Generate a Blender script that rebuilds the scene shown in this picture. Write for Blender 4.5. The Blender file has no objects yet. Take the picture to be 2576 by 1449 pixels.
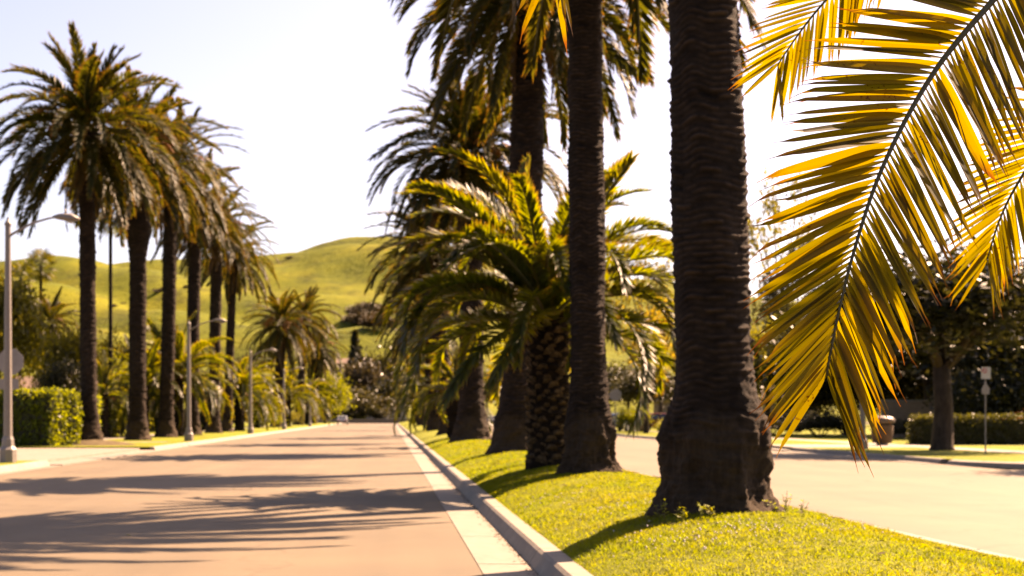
import bpy, bmesh, math, random
import numpy as np
from mathutils import Vector, Matrix, noise as mnoise

R = math.radians
rng = np.random.default_rng(7)
random.seed(7)
scene = bpy.context.scene
COL = scene.collection

# ------------------------------------------------------------------ camera
CH = 1.35                       # eye height above the road
HX, HY, FD = 981.0, 1048.0, 3577.8   # vanishing point and focal length in 2576-wide picture units
cd = bpy.data.cameras.new('camera'); cam = bpy.data.objects.new('camera', cd); COL.objects.link(cam)
cam.location = (0, 0, CH); cam.rotation_euler = (R(90), 0, 0)
cd.sensor_width = 36; cd.lens = 50
cd.shift_x = (1288 - HX) / 2576; cd.shift_y = (HY - 724.5) / 2576
cd.clip_start = 0.1; cd.clip_end = 9000
cd.dof.use_dof = True; cd.dof.focus_distance = 4.5; cd.dof.aperture_fstop = 5.2
scene.camera = cam

# ------------------------------------------------------------------ world, sun, exposure
SUN_AZ, SUN_EL = R(50), R(46)
w = bpy.data.worlds.new('World'); scene.world = w; w.use_nodes = True
nt = w.node_tree
bg = nt.nodes['Background']
sky = nt.nodes.new('ShaderNodeTexSky'); sky.sky_type = 'NISHITA'; sky.sun_disc = False
sky.sun_elevation = SUN_EL; sky.sun_rotation = SUN_AZ
sky.air_density = 0.75; sky.dust_density = 2.0; sky.ozone_density = 1.0
nt.links.new(sky.outputs[0], bg.inputs[0]); bg.inputs[1].default_value = 0.05
sl = bpy.data.lights.new('sun', 'SUN'); sl.energy = 5.0; sl.angle = R(0.53); sl.color = (1.0, 0.80, 0.56)
so = bpy.data.objects.new('sun', sl); COL.objects.link(so)
sdir = Vector((math.sin(SUN_AZ) * math.cos(SUN_EL), math.cos(SUN_AZ) * math.cos(SUN_EL), math.sin(SUN_EL)))
so.rotation_euler = sdir.to_track_quat('Z', 'Y').to_euler(); so.location = (30, 25, 60)
vs = scene.view_settings
scene.display_settings.display_device = 'sRGB'
vs.view_transform = 'Standard'; vs.look = 'None'; vs.gamma = 1; vs.exposure = 2.52; vs.use_curve_mapping = False
vs.use_white_balance = True; vs.white_balance_temperature = 8000; vs.white_balance_tint = 28   # camera set warm, as the photograph is
scene.cycles.use_denoising = True
scene.cycles.max_bounces = 8; scene.cycles.transmission_bounces = 6; scene.cycles.diffuse_bounces = 4
scene.cycles.sample_clamp_indirect = 6

# ------------------------------------------------------------------ helpers
def at(dx, dy, Y):
    return Vector(((dx - HX) / FD * Y, Y, CH - (dy - HY) / FD * Y))
def gnd(dx, dy, z=0.0):
    Y = (CH - z) * FD / (dy - HY)
    return Vector(((dx - HX) / FD * Y, Y, z))
def mesh(name, V, F, mats=None, mi=None, attr=None, smooth=False):
    me = bpy.data.meshes.new(name)
    V = np.asarray(V, dtype=np.float32).reshape(-1, 3)
    if isinstance(F, np.ndarray):
        nf, k = F.shape
        me.vertices.add(len(V)); me.vertices.foreach_set('co', V.ravel())
        me.loops.add(nf * k); me.loops.foreach_set('vertex_index', F.astype(np.int32).ravel())
        me.polygons.add(nf); me.polygons.foreach_set('loop_start', np.arange(0, nf * k, k, dtype=np.int32))
        me.update(calc_edges=True)
    else:
        me.from_pydata([tuple(map(float, v)) for v in V], [], [tuple(int(i) for i in f) for f in F]); me.update()
    for m in (mats or []): me.materials.append(m)
    if mi is not None: me.polygons.foreach_set('material_index', np.asarray(mi, dtype=np.int32))
    if attr is not None:
        for k_, a in attr.items():
            at_ = me.attributes.new(k_, 'FLOAT', 'POINT'); at_.data.foreach_set('value', np.asarray(a, dtype=np.float32))
    if smooth: me.polygons.foreach_set('use_smooth', np.ones(len(me.polygons), dtype=bool))
    return me
def obj(name, me, parent=None, loc=None, mat=None):
    o = bpy.data.objects.new(name, me); COL.objects.link(o)
    if parent is not None: o.parent = parent
    if loc is not None: o.location = loc
    if mat is not None:
        if not len(me.materials): me.materials.append(None)
        o.material_slots[0].link = 'OBJECT'; o.material_slots[0].material = mat
    return o
def tag(o, label, cat, group=None):
    o['label'] = label; o['category'] = cat
    if group: o['group'] = group
    return o
def thing(name, label, cat, loc=(0, 0, 0), rz=0.0, group=None):
    o = bpy.data.objects.new(name, None); COL.objects.link(o); o.empty_display_size = .3
    o.location = loc; o.rotation_euler = (0, 0, rz)
    return tag(o, label, cat, group)
def struct(o): o['kind'] = 'structure'; return o
def stuff(o): o['kind'] = 'stuff'; return o

class MB:
    """collects simple solids into one mesh"""
    def __init__(s): s.V = []; s.F = []; s.M = []
    def add(s, V, F, m=0):
        n = len(s.V); s.V += [tuple(v) for v in V]; s.F += [tuple(i + n for i in f) for f in F]; s.M += [m] * len(F); return s
    def box(s, x0, x1, y0, y1, z0, z1, m=0):
        V = [(x, y, z) for z in (z0, z1) for y in (y0, y1) for x in (x0, x1)]
        return s.add(V, [(0, 2, 3, 1), (4, 5, 7, 6), (0, 1, 5, 4), (2, 6, 7, 3), (0, 4, 6, 2), (1, 3, 7, 5)], m)
    def prism(s, prof, y0, y1, m=0):     # profile in x,z extruded along y
        n = len(prof)
        V = [(x, y0, z) for x, z in prof] + [(x, y1, z) for x, z in prof]
        F = [(i, (i + 1) % n, n + (i + 1) % n, n + i) for i in range(n)] + [tuple(range(n - 1, -1, -1)), tuple(range(n, 2 * n))]
        return s.add(V, F, m)
    def tube(s, pts, rads, n=10, m=0, cap=True):
        pts = [Vector(p) for p in pts]; V = []
        up = Vector((0, 0, 1))
        for i, p in enumerate(pts):
            t = (pts[min(i + 1, len(pts) - 1)] - pts[max(i - 1, 0)]).normalized()
            a = t.orthogonal() if i == 0 else (a - t * a.dot(t)); a = a.normalized(); b = t.cross(a)
            for k in range(n):
                th = 2 * math.pi * k / n
                V.append(p + (a * math.cos(th) + b * math.sin(th)) * rads[i])
        F = [(i * n + k, i * n + (k + 1) % n, (i + 1) * n + (k + 1) % n, (i + 1) * n + k) for i in range(len(pts) - 1) for k in range(n)]
        if cap: F += [tuple(range(n - 1, -1, -1)), tuple(range((len(pts) - 1) * n, len(pts) * n))]
        return s.add(V, F, m)
    def lathe(s, prof, n=16, m=0, c=(0, 0)):
        V = [(c[0] + r * math.cos(2 * math.pi * k / n), c[1] + r * math.sin(2 * math.pi * k / n), z) for r, z in prof for k in range(n)]
        F = [(i * n + k, i * n + (k + 1) % n, (i + 1) * n + (k + 1) % n, (i + 1) * n + k) for i in range(len(prof) - 1) for k in range(n)]
        F += [tuple(range(n - 1, -1, -1)), tuple(range((len(prof) - 1) * n, len(prof) * n))]
        return s.add(V, F, m)
    def build(s, name, mats, parent=None, loc=None, smooth=False):
        if not isinstance(mats, (list, tuple)): mats = [mats]
        return obj(name, mesh(name, s.V, s.F, mats, s.M, smooth=smooth), parent, loc)

# ------------------------------------------------------------------ materials
MAT = {}
KA = .48          # overall reflectance level that goes with the exposure above
def dim(c): return tuple(v * KA for v in c)
def newmat(name):
    m = bpy.data.materials.new(name); m.use_nodes = True; MAT[name] = m
    return m, m.node_tree, m.node_tree.nodes['Principled BSDF'], m.node_tree.nodes['Material Output']
def N(nt_, typ, **kw):
    n = nt_.nodes.new(typ)
    for k, v in kw.items(): setattr(n, k, v)
    return n
def ramp(nt_, stops):
    n = nt_.nodes.new('ShaderNodeValToRGB'); cr = n.color_ramp
    while len(cr.elements) < len(stops): cr.elements.new(.5)
    for e, (p, c) in zip(cr.elements, stops): e.position = p; e.color = (*c, 1)
    return n
def mixc(nt_, f, a, b, mode='MIX'):
    n = nt_.nodes.new('ShaderNodeMix'); n.data_type = 'RGBA'; n.blend_type = mode
    for sock, v in ((n.inputs[0], f), (n.inputs[6], a), (n.inputs[7], b)):
        if hasattr(v, 'links'): nt_.links.new(v, sock)
        else: sock.default_value = v if isinstance(v, float) else (*v, 1)
    return n.outputs[2]
def noise_tex(nt_, scale, detail=4, coord='Object', rough=.6, vec=None, sc=None):
    t = nt_.nodes.new('ShaderNodeTexNoise'); t.inputs['Scale'].default_value = scale
    t.inputs['Detail'].default_value = detail; t.inputs['Roughness'].default_value = rough
    tc = nt_.nodes.new('ShaderNodeTexCoord'); src = tc.outputs[coord]
    if sc:
        mp = nt_.nodes.new('ShaderNodeMapping'); mp.inputs['Scale'].default_value = sc; nt_.links.new(src, mp.inputs[0]); src = mp.outputs[0]
    nt_.links.new(src, t.inputs['Vector'])
    return t.outputs['Fac']
def bump(nt_, bsdf, h, strength=.3, dist=.02):
    b = nt_.nodes.new('ShaderNodeBump'); b.inputs['Strength'].default_value = strength; b.inputs['Distance'].default_value = dist
    nt_.links.new(h, b.inputs['Height']); nt_.links.new(b.outputs[0], bsdf.inputs['Normal'])
def surf(name, stops, scale, rough=.8, scale2=None, amp2=.35, bscale=None, bstr=.3, bdist=.02, spec=.4, sc=None, metal=0.0):
    m, t, b, _ = newmat(name)
    stops = [(q, dim(v)) for q, v in stops]
    c = ramp(t, stops); t.links.new(noise_tex(t, scale, 6, sc=sc), c.inputs[0]); col = c.outputs[0]
    if scale2:
        r2 = ramp(t, [(.3, (1 - amp2,) * 3), (.7, (1 + amp2,) * 3)]); t.links.new(noise_tex(t, scale2, 5), r2.inputs[0])
        col = mixc(t, 1.0, col, r2.outputs[0], 'MULTIPLY')
    t.links.new(col, b.inputs['Base Color']); b.inputs['Roughness'].default_value = rough
    b.inputs['Specular IOR Level'].default_value = spec; b.inputs['Metallic'].default_value = metal
    if bscale: bump(t, b, noise_tex(t, bscale, 5), bstr, bdist)
    return m
def asphalt():
    m = surf('asphalt', [(.3, (.165, .124, .076)), (.7, (.22, .167, .106))], 90, .82, .35, .16, 160, .35, .006, .32)
    t = m.node_tree; b = t.nodes['Principled BSDF']; src = b.inputs['Base Color'].links[0].from_socket
    tr = ramp(t, [(.35, (.86, .86, .87)), (.62, (1.06, 1.05, 1.04))]); t.links.new(noise_tex(t, 1.0, 4, sc=(.75, .018, 1)), tr.inputs[0])
    st = ramp(t, [(.60, (1, 1, 1)), (.72, (.72, .71, .72))]); t.links.new(noise_tex(t, .55, 7, rough=.7, sc=(1, .45, 1)), st.inputs[0])
    vo = N(t, 'ShaderNodeTexVoronoi'); vo.feature = 'DISTANCE_TO_EDGE'; vo.inputs['Scale'].default_value = .16
    tc = N(t, 'ShaderNodeTexCoord'); ns = N(t, 'ShaderNodeTexNoise'); ns.inputs['Scale'].default_value = .9; ns.inputs['Detail'].default_value = 6
    t.links.new(tc.outputs['Object'], ns.inputs['Vector']); va = N(t, 'ShaderNodeVectorMath', operation='MULTIPLY_ADD'); t.links.new(ns.outputs['Color'], va.inputs[0]); va.inputs[1].default_value = (1.6, 1.6, 0); t.links.new(tc.outputs['Object'], va.inputs[2]); t.links.new(va.outputs[0], vo.inputs['Vector'])
    cr = ramp(t, [(.0, (.82, .8, .78)), (.003, (.86, .85, .84)), (.005, (1, 1, 1))]); t.links.new(vo.outputs['Distance'], cr.inputs[0])
    col = src
    for n_ in (tr, st, cr): col = mixc(t, 1.0, col, n_.outputs[0], 'MULTIPLY')
    t.links.new(col, b.inputs['Base Color'])
asphalt()
surf('concrete', [(.3, (.26, .225, .18)), (.7, (.36, .31, .25))], 6, .75, 1.1, .12, 60, .25, .004, .4)
surf('gutter_concrete', [(.3, (.25, .215, .17)), (.7, (.36, .31, .25))], 9, .7, 1.7, .12, 60, .25, .004, .4)
surf('soil', [(.3, (.10, .075, .04)), (.7, (.20, .15, .08))], 8, .95, 2, .3, 40, .6, .02, .1)
surf('lawn', [(.3, (.20, .24, .008)), (.55, (.29, .315, .010)), (.75, (.35, .33, .024))], 7, .9, .6, .25, 90, .9, .03, .15)
surf('dry_ground', [(.3, (.10, .10, .03)), (.7, (.18, .16, .05))], .05, .95, .6, .3, 4, .5, .05, .1)
surf('pole_metal', [(.3, (.30, .26, .23)), (.7, (.38, .33, .29))], 14, .5, None, 0, None, spec=.5)
surf('lamp_glass', [(.3, (.55, .55, .55)), (.7, (.7, .7, .68))], 3, .15)
surf('sign_back', [(.3, (.36, .33, .31)), (.7, (.46, .42, .40))], 5, .45, None, metal=.2)
surf('sign_white', [(.3, (.68, .66, .64)), (.7, (.78, .76, .74))], 5, .5)
surf('sign_red', [(.3, (.60, .03, .04)), (.7, (.68, .05, .05))], 5, .5)
surf('bin_pebble', [(.35, (.12, .065, .028)), (.5, (.20, .115, .05)), (.65, (.28, .18, .09))], 55, .85, 4, .2, 70, .8, .01)
surf('bin_lid', [(.3, (.20, .14, .09)), (.7, (.27, .19, .13))], 10, .5)
surf('wall_tan', [(.3, (.30, .22, .15)), (.7, (.36, .27, .19))], 4, .9, .5, .15, 40, .3, .01)
surf('wall_white', [(.3, (.60, .57, .53)), (.7, (.70, .67, .62))], 3, .85, .5, .1)
surf('roof_tile', [(.3, (.16, .10, .075)), (.7, (.26, .16, .11))], 5, .85, .6, .25)
surf('roof_grey', [(.3, (.10, .10, .11)), (.7, (.17, .165, .17))], 5, .8, .6, .25)
surf('window_glass', [(.3, (.03, .035, .04)), (.7, (.05, .055, .06))], 1, .06, spec=.8)
surf('trim_white', [(.3, (.62, .60, .57)), (.7, (.70, .68, .64))], 3, .6)
surf('door_wood', [(.3, (.10, .05, .03)), (.7, (.16, .08, .05))], 8, .5, sc=(8, 8, 1))
surf('tyre', [(.3, (.015, .015, .015)), (.7, (.03, .03, .03))], 20, .85)
surf('rim', [(.3, (.45, .45, .46)), (.7, (.6, .6, .6))], 5, .3, metal=.8)
surf('paint_dark', [(.3, (.03, .032, .04)), (.7, (.04, .042, .05))], 2, .22, spec=.6)
surf('paint_silver', [(.3, (.42, .42, .43)), (.7, (.48, .48, .49))], 2, .25, metal=.5)
surf('paint_red', [(.3, (.17, .012, .016)), (.7, (.2, .02, .02))], 2, .22, spec=.6)
surf('tail_red', [(.3, (.55, .03, .03)), (.7, (.62, .05, .05))], 4, .2)
surf('head_glass', [(.3, (.7, .7, .7)), (.7, (.8, .8, .8))], 4, .08)
surf('trunk_bark', [(.3, (.055, .04, .03)), (.7, (.13, .095, .07))], 9, .95, 2, .3, 25, .8, .03, .15, sc=(1, 1, .35))
surf('flower_orange', [(.3, (.42, .14, .015)), (.7, (.60, .25, .03))], 6, .7)
surf('petal_white', [(.3, (.62, .55, .52)), (.7, (.75, .70, .66))], 6, .7)
surf('weed_flower', [(.3, (.5, .42, .06)), (.7, (.6, .52, .1))], 6, .7)

def bark(name, dark, light, fiber):
    m, t, b, _ = newmat(name)
    dark, light, fiber = dim(dark), dim(light), dim(fiber)
    c = ramp(t, [(.28, dark), (.5, tuple((d + l) / 2 for d, l in zip(dark, light))), (.72, light)])
    t.links.new(noise_tex(t, 7, 8, rough=.7, sc=(1, 1, 2.6)), c.inputs[0])
    tc = N(t, 'ShaderNodeTexCoord'); sp = N(t, 'ShaderNodeSeparateXYZ'); t.links.new(tc.outputs['Object'], sp.inputs[0])
    # old fibre showing in the lowest metre, with a ragged upper limit
    n2 = noise_tex(t, 1.6, 5); ad = N(t, 'ShaderNodeMath', operation='MULTIPLY_ADD'); t.links.new(n2, ad.inputs[0]); ad.inputs[1].default_value = 2.6; 
    t.links.new(sp.outputs[2], ad.inputs[2])
    mr = N(t, 'ShaderNodeMapRange'); t.links.new(ad.outputs[0], mr.inputs[0]); mr.inputs[1].default_value = 1.75; mr.inputs[2].default_value = 2.25; mr.inputs[3].default_value = .8; mr.inputs[4].default_value = 0
    f2 = ramp(t, [(.35, tuple(v * .45 for v in fiber)), (.65, fiber)]); t.links.new(noise_tex(t, 11, 8, rough=.75, sc=(2, 2, .7)), f2.inputs[0])
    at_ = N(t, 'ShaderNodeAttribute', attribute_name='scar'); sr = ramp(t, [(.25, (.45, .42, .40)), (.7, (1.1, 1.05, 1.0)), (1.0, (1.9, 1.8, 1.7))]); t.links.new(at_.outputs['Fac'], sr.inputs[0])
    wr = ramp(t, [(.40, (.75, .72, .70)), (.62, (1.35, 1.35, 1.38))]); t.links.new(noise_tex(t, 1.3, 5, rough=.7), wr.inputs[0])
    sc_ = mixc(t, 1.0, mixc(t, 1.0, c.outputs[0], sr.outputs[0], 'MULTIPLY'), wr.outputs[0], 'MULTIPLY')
    t.links.new(mixc(t, mr.outputs[0], sc_, f2.outputs[0]), b.inputs['Base Color'])
    b.inputs['Roughness'].default_value = .95; b.inputs['Specular IOR Level'].default_value = .15
    bump(t, b, noise_tex(t, 30, 8, rough=.75, sc=(1, 1, 2.2)), .9, .03)
    return m
bark('palm_bark', (.014, .010, .008), (.070, .049, .034), (.12, .082, .05))
bark('palm_bark_pale', (.05, .035, .024), (.21, .15, .10), (.2, .14, .09))
surf('boot', [(.3, (.05, .032, .016)), (.5, (.13, .085, .042)), (.75, (.27, .19, .10))], 16, .85, 40, .2, 50, .6, .01, .2)
surf('boot_dark', [(.3, (.020, .014, .010)), (.7, (.05, .034, .022))], 14, .95, None, 0, 30, .9, .03, .1)

def leaf(name, base, trans, tip, fac=.45, rough=.42, isl=.35, spot=False, spec=.5, tipstart=.72, patch=None):
    """two-sided leaf: glossy cuticle plus light passing through; 't' runs base to tip"""
    m, t, b, out = newmat(name)
    base, trans, tip = dim(base), dim(trans), (dim(tip[0]), dim(tip[1]))
    geo = N(t, 'ShaderNodeNewGeometry'); oi = N(t, 'ShaderNodeObjectInfo')
    rr = ramp(t, [(0, (1 - isl,) * 3), (1, (1 + isl,) * 3)]); t.links.new(geo.outputs['Random Per Island'], rr.inputs[0])
    ro = ramp(t, [(0, (.80, .84, .8)), (.55, (1, 1, 1)), (1, (1.28, 1.10, .9))]); t.links.new(oi.outputs['Random'], ro.inputs[0])
    a = N(t, 'ShaderNodeAttribute', attribute_name='t')
    mr = N(t, 'ShaderNodeMapRange'); mr.inputs[1].default_value = tipstart; mr.inputs[2].default_value = 1.0; 
    jit = noise_tex(t, 9, 4); ja = N(t, 'ShaderNodeMath', operation='MULTIPLY_ADD'); t.links.new(jit, ja.inputs[0]); ja.inputs[1].default_value = .35; ja.inputs[2].default_value = -.175
    js = N(t, 'ShaderNodeMath', operation='ADD'); t.links.new(ja.outputs[0], js.inputs[0]); t.links.new(a.outputs['Fac'], js.inputs[1]); t.links.new(js.outputs[0], mr.inputs[0])
    def chain(c, tipc):
        v = mixc(t, 1.0, c, rr.outputs[0], 'MULTIPLY'); v = mixc(t, 1.0, v, ro.outputs[0], 'MULTIPLY')
        v = mixc(t, mr.outputs[0], v, tipc)
        if patch:
            pr = ramp(t, [(.36, patch[2]), (.5, (1, 1, 1)), (.64, patch[1])]); t.links.new(noise_tex(t, patch[0], 6, rough=.65), pr.inputs[0]); v = mixc(t, 1.0, v, pr.outputs[0], 'MULTIPLY')
        if spot:
            sr = ramp(t, [(.60, (1, 1, 1)), (.66, (.38, .16, .05))]); t.links.new(noise_tex(t, 75, 3), sr.inputs[0])
            gate = ramp(t, [(.56, (0, 0, 0)), (.66, (1, 1, 1))]); t.links.new(noise_tex(t, 5, 2), gate.inputs[0])
            v = mixc(t, gate.outputs[0], v, mixc(t, 1.0, v, sr.outputs[0], 'MULTIPLY'))
        return v
    cb = chain(base, tip[0]); ct = chain(trans, tip[1])
    t.links.new(cb, b.inputs['Base Color']); b.inputs['Roughness'].default_value = rough; b.inputs['Specular IOR Level'].default_value = spec
    tr = N(t, 'ShaderNodeBsdfTranslucent'); t.links.new(ct, tr.inputs[0])
    mx = N(t, 'ShaderNodeMixShader'); mx.inputs[0].default_value = fac
    t.links.new(b.outputs[0], mx.inputs[1]); t.links.new(tr.outputs[0], mx.inputs[2]); t.links.new(mx.outputs[0], out.inputs[0])
    return m
ORT = ((.26, .14, .02), (.55, .22, .02))  # orange leaflet tips: the glow of backlit fronds is put into the colour
leaf('frond_mature', (.042, .052, .008), (.20, .19, .009), ORT, .44, .5, .3, spec=.22, tipstart=.70)
leaf('frond_old', (.13, .085, .022), (.30, .17, .02), ORT, .40, .5, .35)
leaf('frond_young', (.050, .085, .008), (.46, .48, .008), ORT, .50, .45, .3, tipstart=.70)
leaf('leaflet_near', (.034, .046, .005), (.74, .54, .006), ((.10, .045, .012), (.5, .15, .010)), .38, .55, .12, spec=.15, spot=True, tipstart=.80)
surf('rachis', [(.3, (.10, .095, .018)), (.7, (.17, .15, .03))], 12, .45)
surf('rachis_near', [(.3, (.075, .060, .012)), (.7, (.12, .10, .02))], 25, .45)
NT_ = ((.1, .1, .02), (.2, .2, .03))
def bleaf(name, base, trans, fac=.4, rough=.38, isl=.45): return leaf(name, base, trans, (base, trans), fac, max(rough, .45), isl, spec=.28)
bleaf('foliage_dark', (.030, .035, .010), (.09, .08, .01), .35)
bleaf('foliage_mid', (.10, .115, .014), (.40, .36, .015), .46)
bleaf('foliage_lime', (.17, .20, .012), (.56, .56, .012), .5, .45)
bleaf('foliage_yellow', (.18, .155, .015), (.56, .44, .02), .5, .45)
bleaf('foliage_olive', (.07, .065, .022), (.16, .13, .03), .35, .5)
bleaf('foliage_brown', (.075, .055, .028), (.14, .10, .03), .3, .5)
bleaf('foliage_hedge', (.18, .23, .010), (.62, .64, .012), .48, .35)
bleaf('foliage_box', (.045, .055, .012), (.16, .16, .012), .4, .28)
bleaf('foliage_red', (.20, .05, .02), (.30, .08, .02), .4, .5)
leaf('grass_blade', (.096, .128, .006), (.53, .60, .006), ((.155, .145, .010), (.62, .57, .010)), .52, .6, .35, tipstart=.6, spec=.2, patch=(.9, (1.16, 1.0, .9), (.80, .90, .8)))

# ------------------------------------------------------------------ ground, road, median, verges
KX0, KX1 = 1.27, 1.54        # kerb of the median on our side
MX0, MX1 = 1.54, 5.20        # grass of the median
def mound(x, y=0.0):
    u = (x - MX0) / (MX1 - MX0); u = min(max(u, 0), 1)
    k = min(1, max(0, (y - 7) / 6)); k = k * k * (3 - 2 * k)
    return .148 + (.20 + .13 * k) * max(0, math.sin(math.pi * u)) ** (.8 if u < .5 else 1.5)
def quadsheet(name, rects, z, mat, grid=None):
    mb = MB()
    for x0, x1, y0, y1 in rects: mb.add([(x0, y0, z), (x1, y0, z), (x1, y1, z), (x0, y1, z)], [(0, 1, 2, 3)])
    return struct(mb.build(name, MAT[mat]))
quadsheet('ground', [(-4500, 4500, -400, 6000)], -.12, 'dry_ground')
quadsheet('road', [(-9.72, .795, -12, 276), (5.47, 15.62, -12, 276), (.795, 5.47, 262, 276), (15.62, 70, 18, 36.05), (-120, 140, 276, 288), (-40, -9.72, 8, 22)], 0.0, 'asphalt')

def kerb(name, prof, segs, gutter=None):
    """prof: x,z outline; segs: y spans; one object per cast length"""
    root = struct(bpy.data.objects.new(name, None)); COL.objects.link(root)
    cache = {}
    for y0, y1 in segs:
        L = round(y1 - y0, 3)
        if L not in cache: cache[L] = mesh('kerb_segment', *[(lambda b: (b.V, b.F))(MB().prism(prof, 0, L - .018))[i] for i in (0, 1)], [MAT['concrete']])
        o = obj('kerb_segment', cache[L], root, (random.uniform(-.0015, .0015), y0, random.uniform(-.0015, .0015)))
    if gutter:
        gc = {}
        for y0, y1 in segs:
            L = round(y1 - y0, 3)
            if L not in gc:
                b = MB().prism(gutter, 0, L - .018); gc[L] = mesh('gutter_slab', b.V, b.F, [MAT['gutter_concrete']])
            obj('gutter_slab', gc[L], root, (0, y0, random.uniform(-.002, .002)))
    return root
def spans(y0, y1, step, tail=None):
    s = []; y = y0
    while y < y1 - .01: s.append((y, min(y + step, y1))); y += step
    if tail: s.append((s[-1][1], tail))
    return s
SEG = [(a, b) for a, b in spans(1.0, 91.0, 3.0, 262.0)]
kerb('median_kerb', [(1.272, -.06), (1.272, .003), (1.345, .125), (1.375, .15), (1.535, .15), (1.535, -.06)], SEG,
     [(.80, -.06), (.80, .006), (1.268, .001), (1.268, -.06)])
kerb('median_kerb', [(5.205, -.06), (5.205, .15), (5.34, .15), (5.37, .125), (5.40, .003), (5.40, -.06)], SEG,
     [(5.404, -.06), (5.404, .001), (5.468, .005), (5.468, -.06)])
LP = [(-9.30, -.06), (-9.30, .003), (-9.37, .125), (-9.40, .15), (-9.55, .15), (-9.55, -.06)]
LG = [(-9.296, -.06), (-9.296, .012), (-9.0, .016), (-9.0, -.06)]
kerb('street_kerb', LP, [(22.4 + 2.76 * i, 22.4 + 2.76 * (i + 1)) for i in range(6)] + spans(56.5, 116.5, 3.0, 276.0), LG)
RP = [(15.62, -.06), (15.62, .003), (15.69, .125), (15.72, .15), (15.86, .15), (15.86, -.06)]
kerb('street_kerb', RP, spans(40.5, 55.5, 3.0) + spans(61.5, 121.5, 3.0, 276.0), [(15.616, -.06), (15.616, .012), (15.25, .016), (15.25, -.06)])

# median grass: a low mound with an uneven surface
nx, ny = 40, 420
xs = np.linspace(MX0, MX1, nx); ys = np.concatenate([np.linspace(1, 60, 320), np.linspace(60.5, 262, 100)])
V = []
def mz(x, y):
    e = min(1, (x - MX0) / .35, (MX1 - x) / .35)
    return mound(x, y) + max(e, 0) * (.035 * mnoise.noise((x * 1.1, y * 1.1, 3)) + .012 * mnoise.noise((x * 5, y * 5, 9)))
for y in ys:
    for x in xs: V.append((x, y, mz(x, y)))
F = np.array([(j * nx + i, j * nx + i + 1, (j + 1) * nx + i + 1, (j + 1) * nx + i) for j in range(ny - 1) for i in range(nx - 1)])
struct(obj('median', mesh('median', V, F, [MAT['lawn']], smooth=True)))

# verges and lawns on both sides
def poly(name, pts, z, mat, th=.0):
    return struct(obj(name, mesh(name, [(x, y, z) for x, y in pts], [tuple(range(len(pts)))], [MAT[mat]])))
arc = [(19.6 + .0 - 3.74 * math.cos(a), 40.0 - 3.74 * math.sin(a)) for a in np.linspace(0, math.pi / 2, 9)]
poly('lawn', [(15.86, 276), (15.86, 40.5)] + arc + [(70, 36.26), (70, 276)], .146, 'lawn')
poly('lawn', [(-9.55, 56.5), (-9.55, 276), (-80, 276), (-80, 56.5)], .146, 'lawn')
poly('lawn', [(-9.55, 22.4), (-9.55, 39), (-10.35, 39), (-10.35, 22.4)], .146, 'lawn')
# corner kerb on the right
ck = struct(bpy.data.objects.new('corner_kerb', None)); COL.objects.link(ck)
for k in range(4):
    b = MB(); a0, a1 = R(90) * k / 4, R(90) * (k + 1) / 4 - .004
    ang = np.linspace(a0, a1, 5); P0 = [(19.6 - r * math.cos(a), 40.0 - r * math.sin(a), z) for a in ang for r, z in ((3.98, -.06), (3.98, .003), (3.90, .11), (3.74, .15), (3.74, -.06))]
    b.add(P0, [(i * 5 + j, i * 5 + (j + 1) % 5, (i + 1) * 5 + (j + 1) % 5, (i + 1) * 5 + j) for i in range(4) for j in range(5)] + [(0, 1, 2, 3, 4), (24, 23, 22, 21, 20)])
    b.build('kerb_segment', MAT['concrete'], ck)
b = MB()
for x in range(20, 68, 3): MB().box(x - .4, x + 2.59, 36.02, 36.26, -.06, .15).build('kerb_segment', MAT['concrete'], ck)
# concrete paths, driveways
def slabs(name, x0, x1, y0, y1, step, z=.15, along='y', long_to=None):
    root = struct(bpy.data.objects.new(name, None)); COL.objects.link(root)
    n = int(round((y1 - y0) / step)) if along == 'y' else int(round((x1 - x0) / step))
    b = MB(); wdt = (x1 - x0) if along == 'y' else (y1 - y0)
    if along == 'y': b.box(0, wdt, 0, step - .012, -.08, 0)
    else: b.box(0, step - .012, 0, wdt, -.08, 0)
    me = mesh('slab', b.V, b.F, [MAT['concrete']])
    for i in range(n):
        obj('slab', me, root, (x0, y0 + i * step, z + random.uniform(-.002, .003)) if along == 'y' else (x0 + i * step, y0, z + random.uniform(-.002, .003)))
    if long_to: MB().box(x0, x1, y1, long_to, z - .08, z).build('slab', MAT['concrete'], root)
    return root
slabs('sidewalk', 20.5, 22.1, 38.0, 86.0, 1.6, .154, 'y', 276)
slabs('driveway', 15.88, 20.48, 55.6, 61.4, 2.9, .152)
slabs('driveway_apron', 15.3, 15.86, 55.6, 61.4, 2.9, .05)
slabs('garden_path', 22.12, 30.12, 60.0, 61.6, 1.6, .154, 'x')
slabs('driveway', -9.9, -9.0, 39.1, 56.4, 3.46, .03)
slabs('driveway', -25.9, -9.92, 39.1, 56.4, 3.46, .10)
slabs('sidewalk', -16.2, -10.37, 22.4, 39.0, 3.32, .152)
slabs('sidewalk', -16.2, -14.7, 66.0, 114.0, 1.6, .152, 'y', 276)
slabs('garden_path', -14.68, -10.5, 66.6, 68.1, 1.393, .150, 'x')
poly('corner_ramp', [(19.6 - 3.70 * math.cos(a), 40.0 - 3.70 * math.sin(a)) for a in np.linspace(R(35), R(90), 7)] + [(26, 36.3), (26, 38.6), (21.5, 39.2)], .152, 'concrete')

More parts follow.
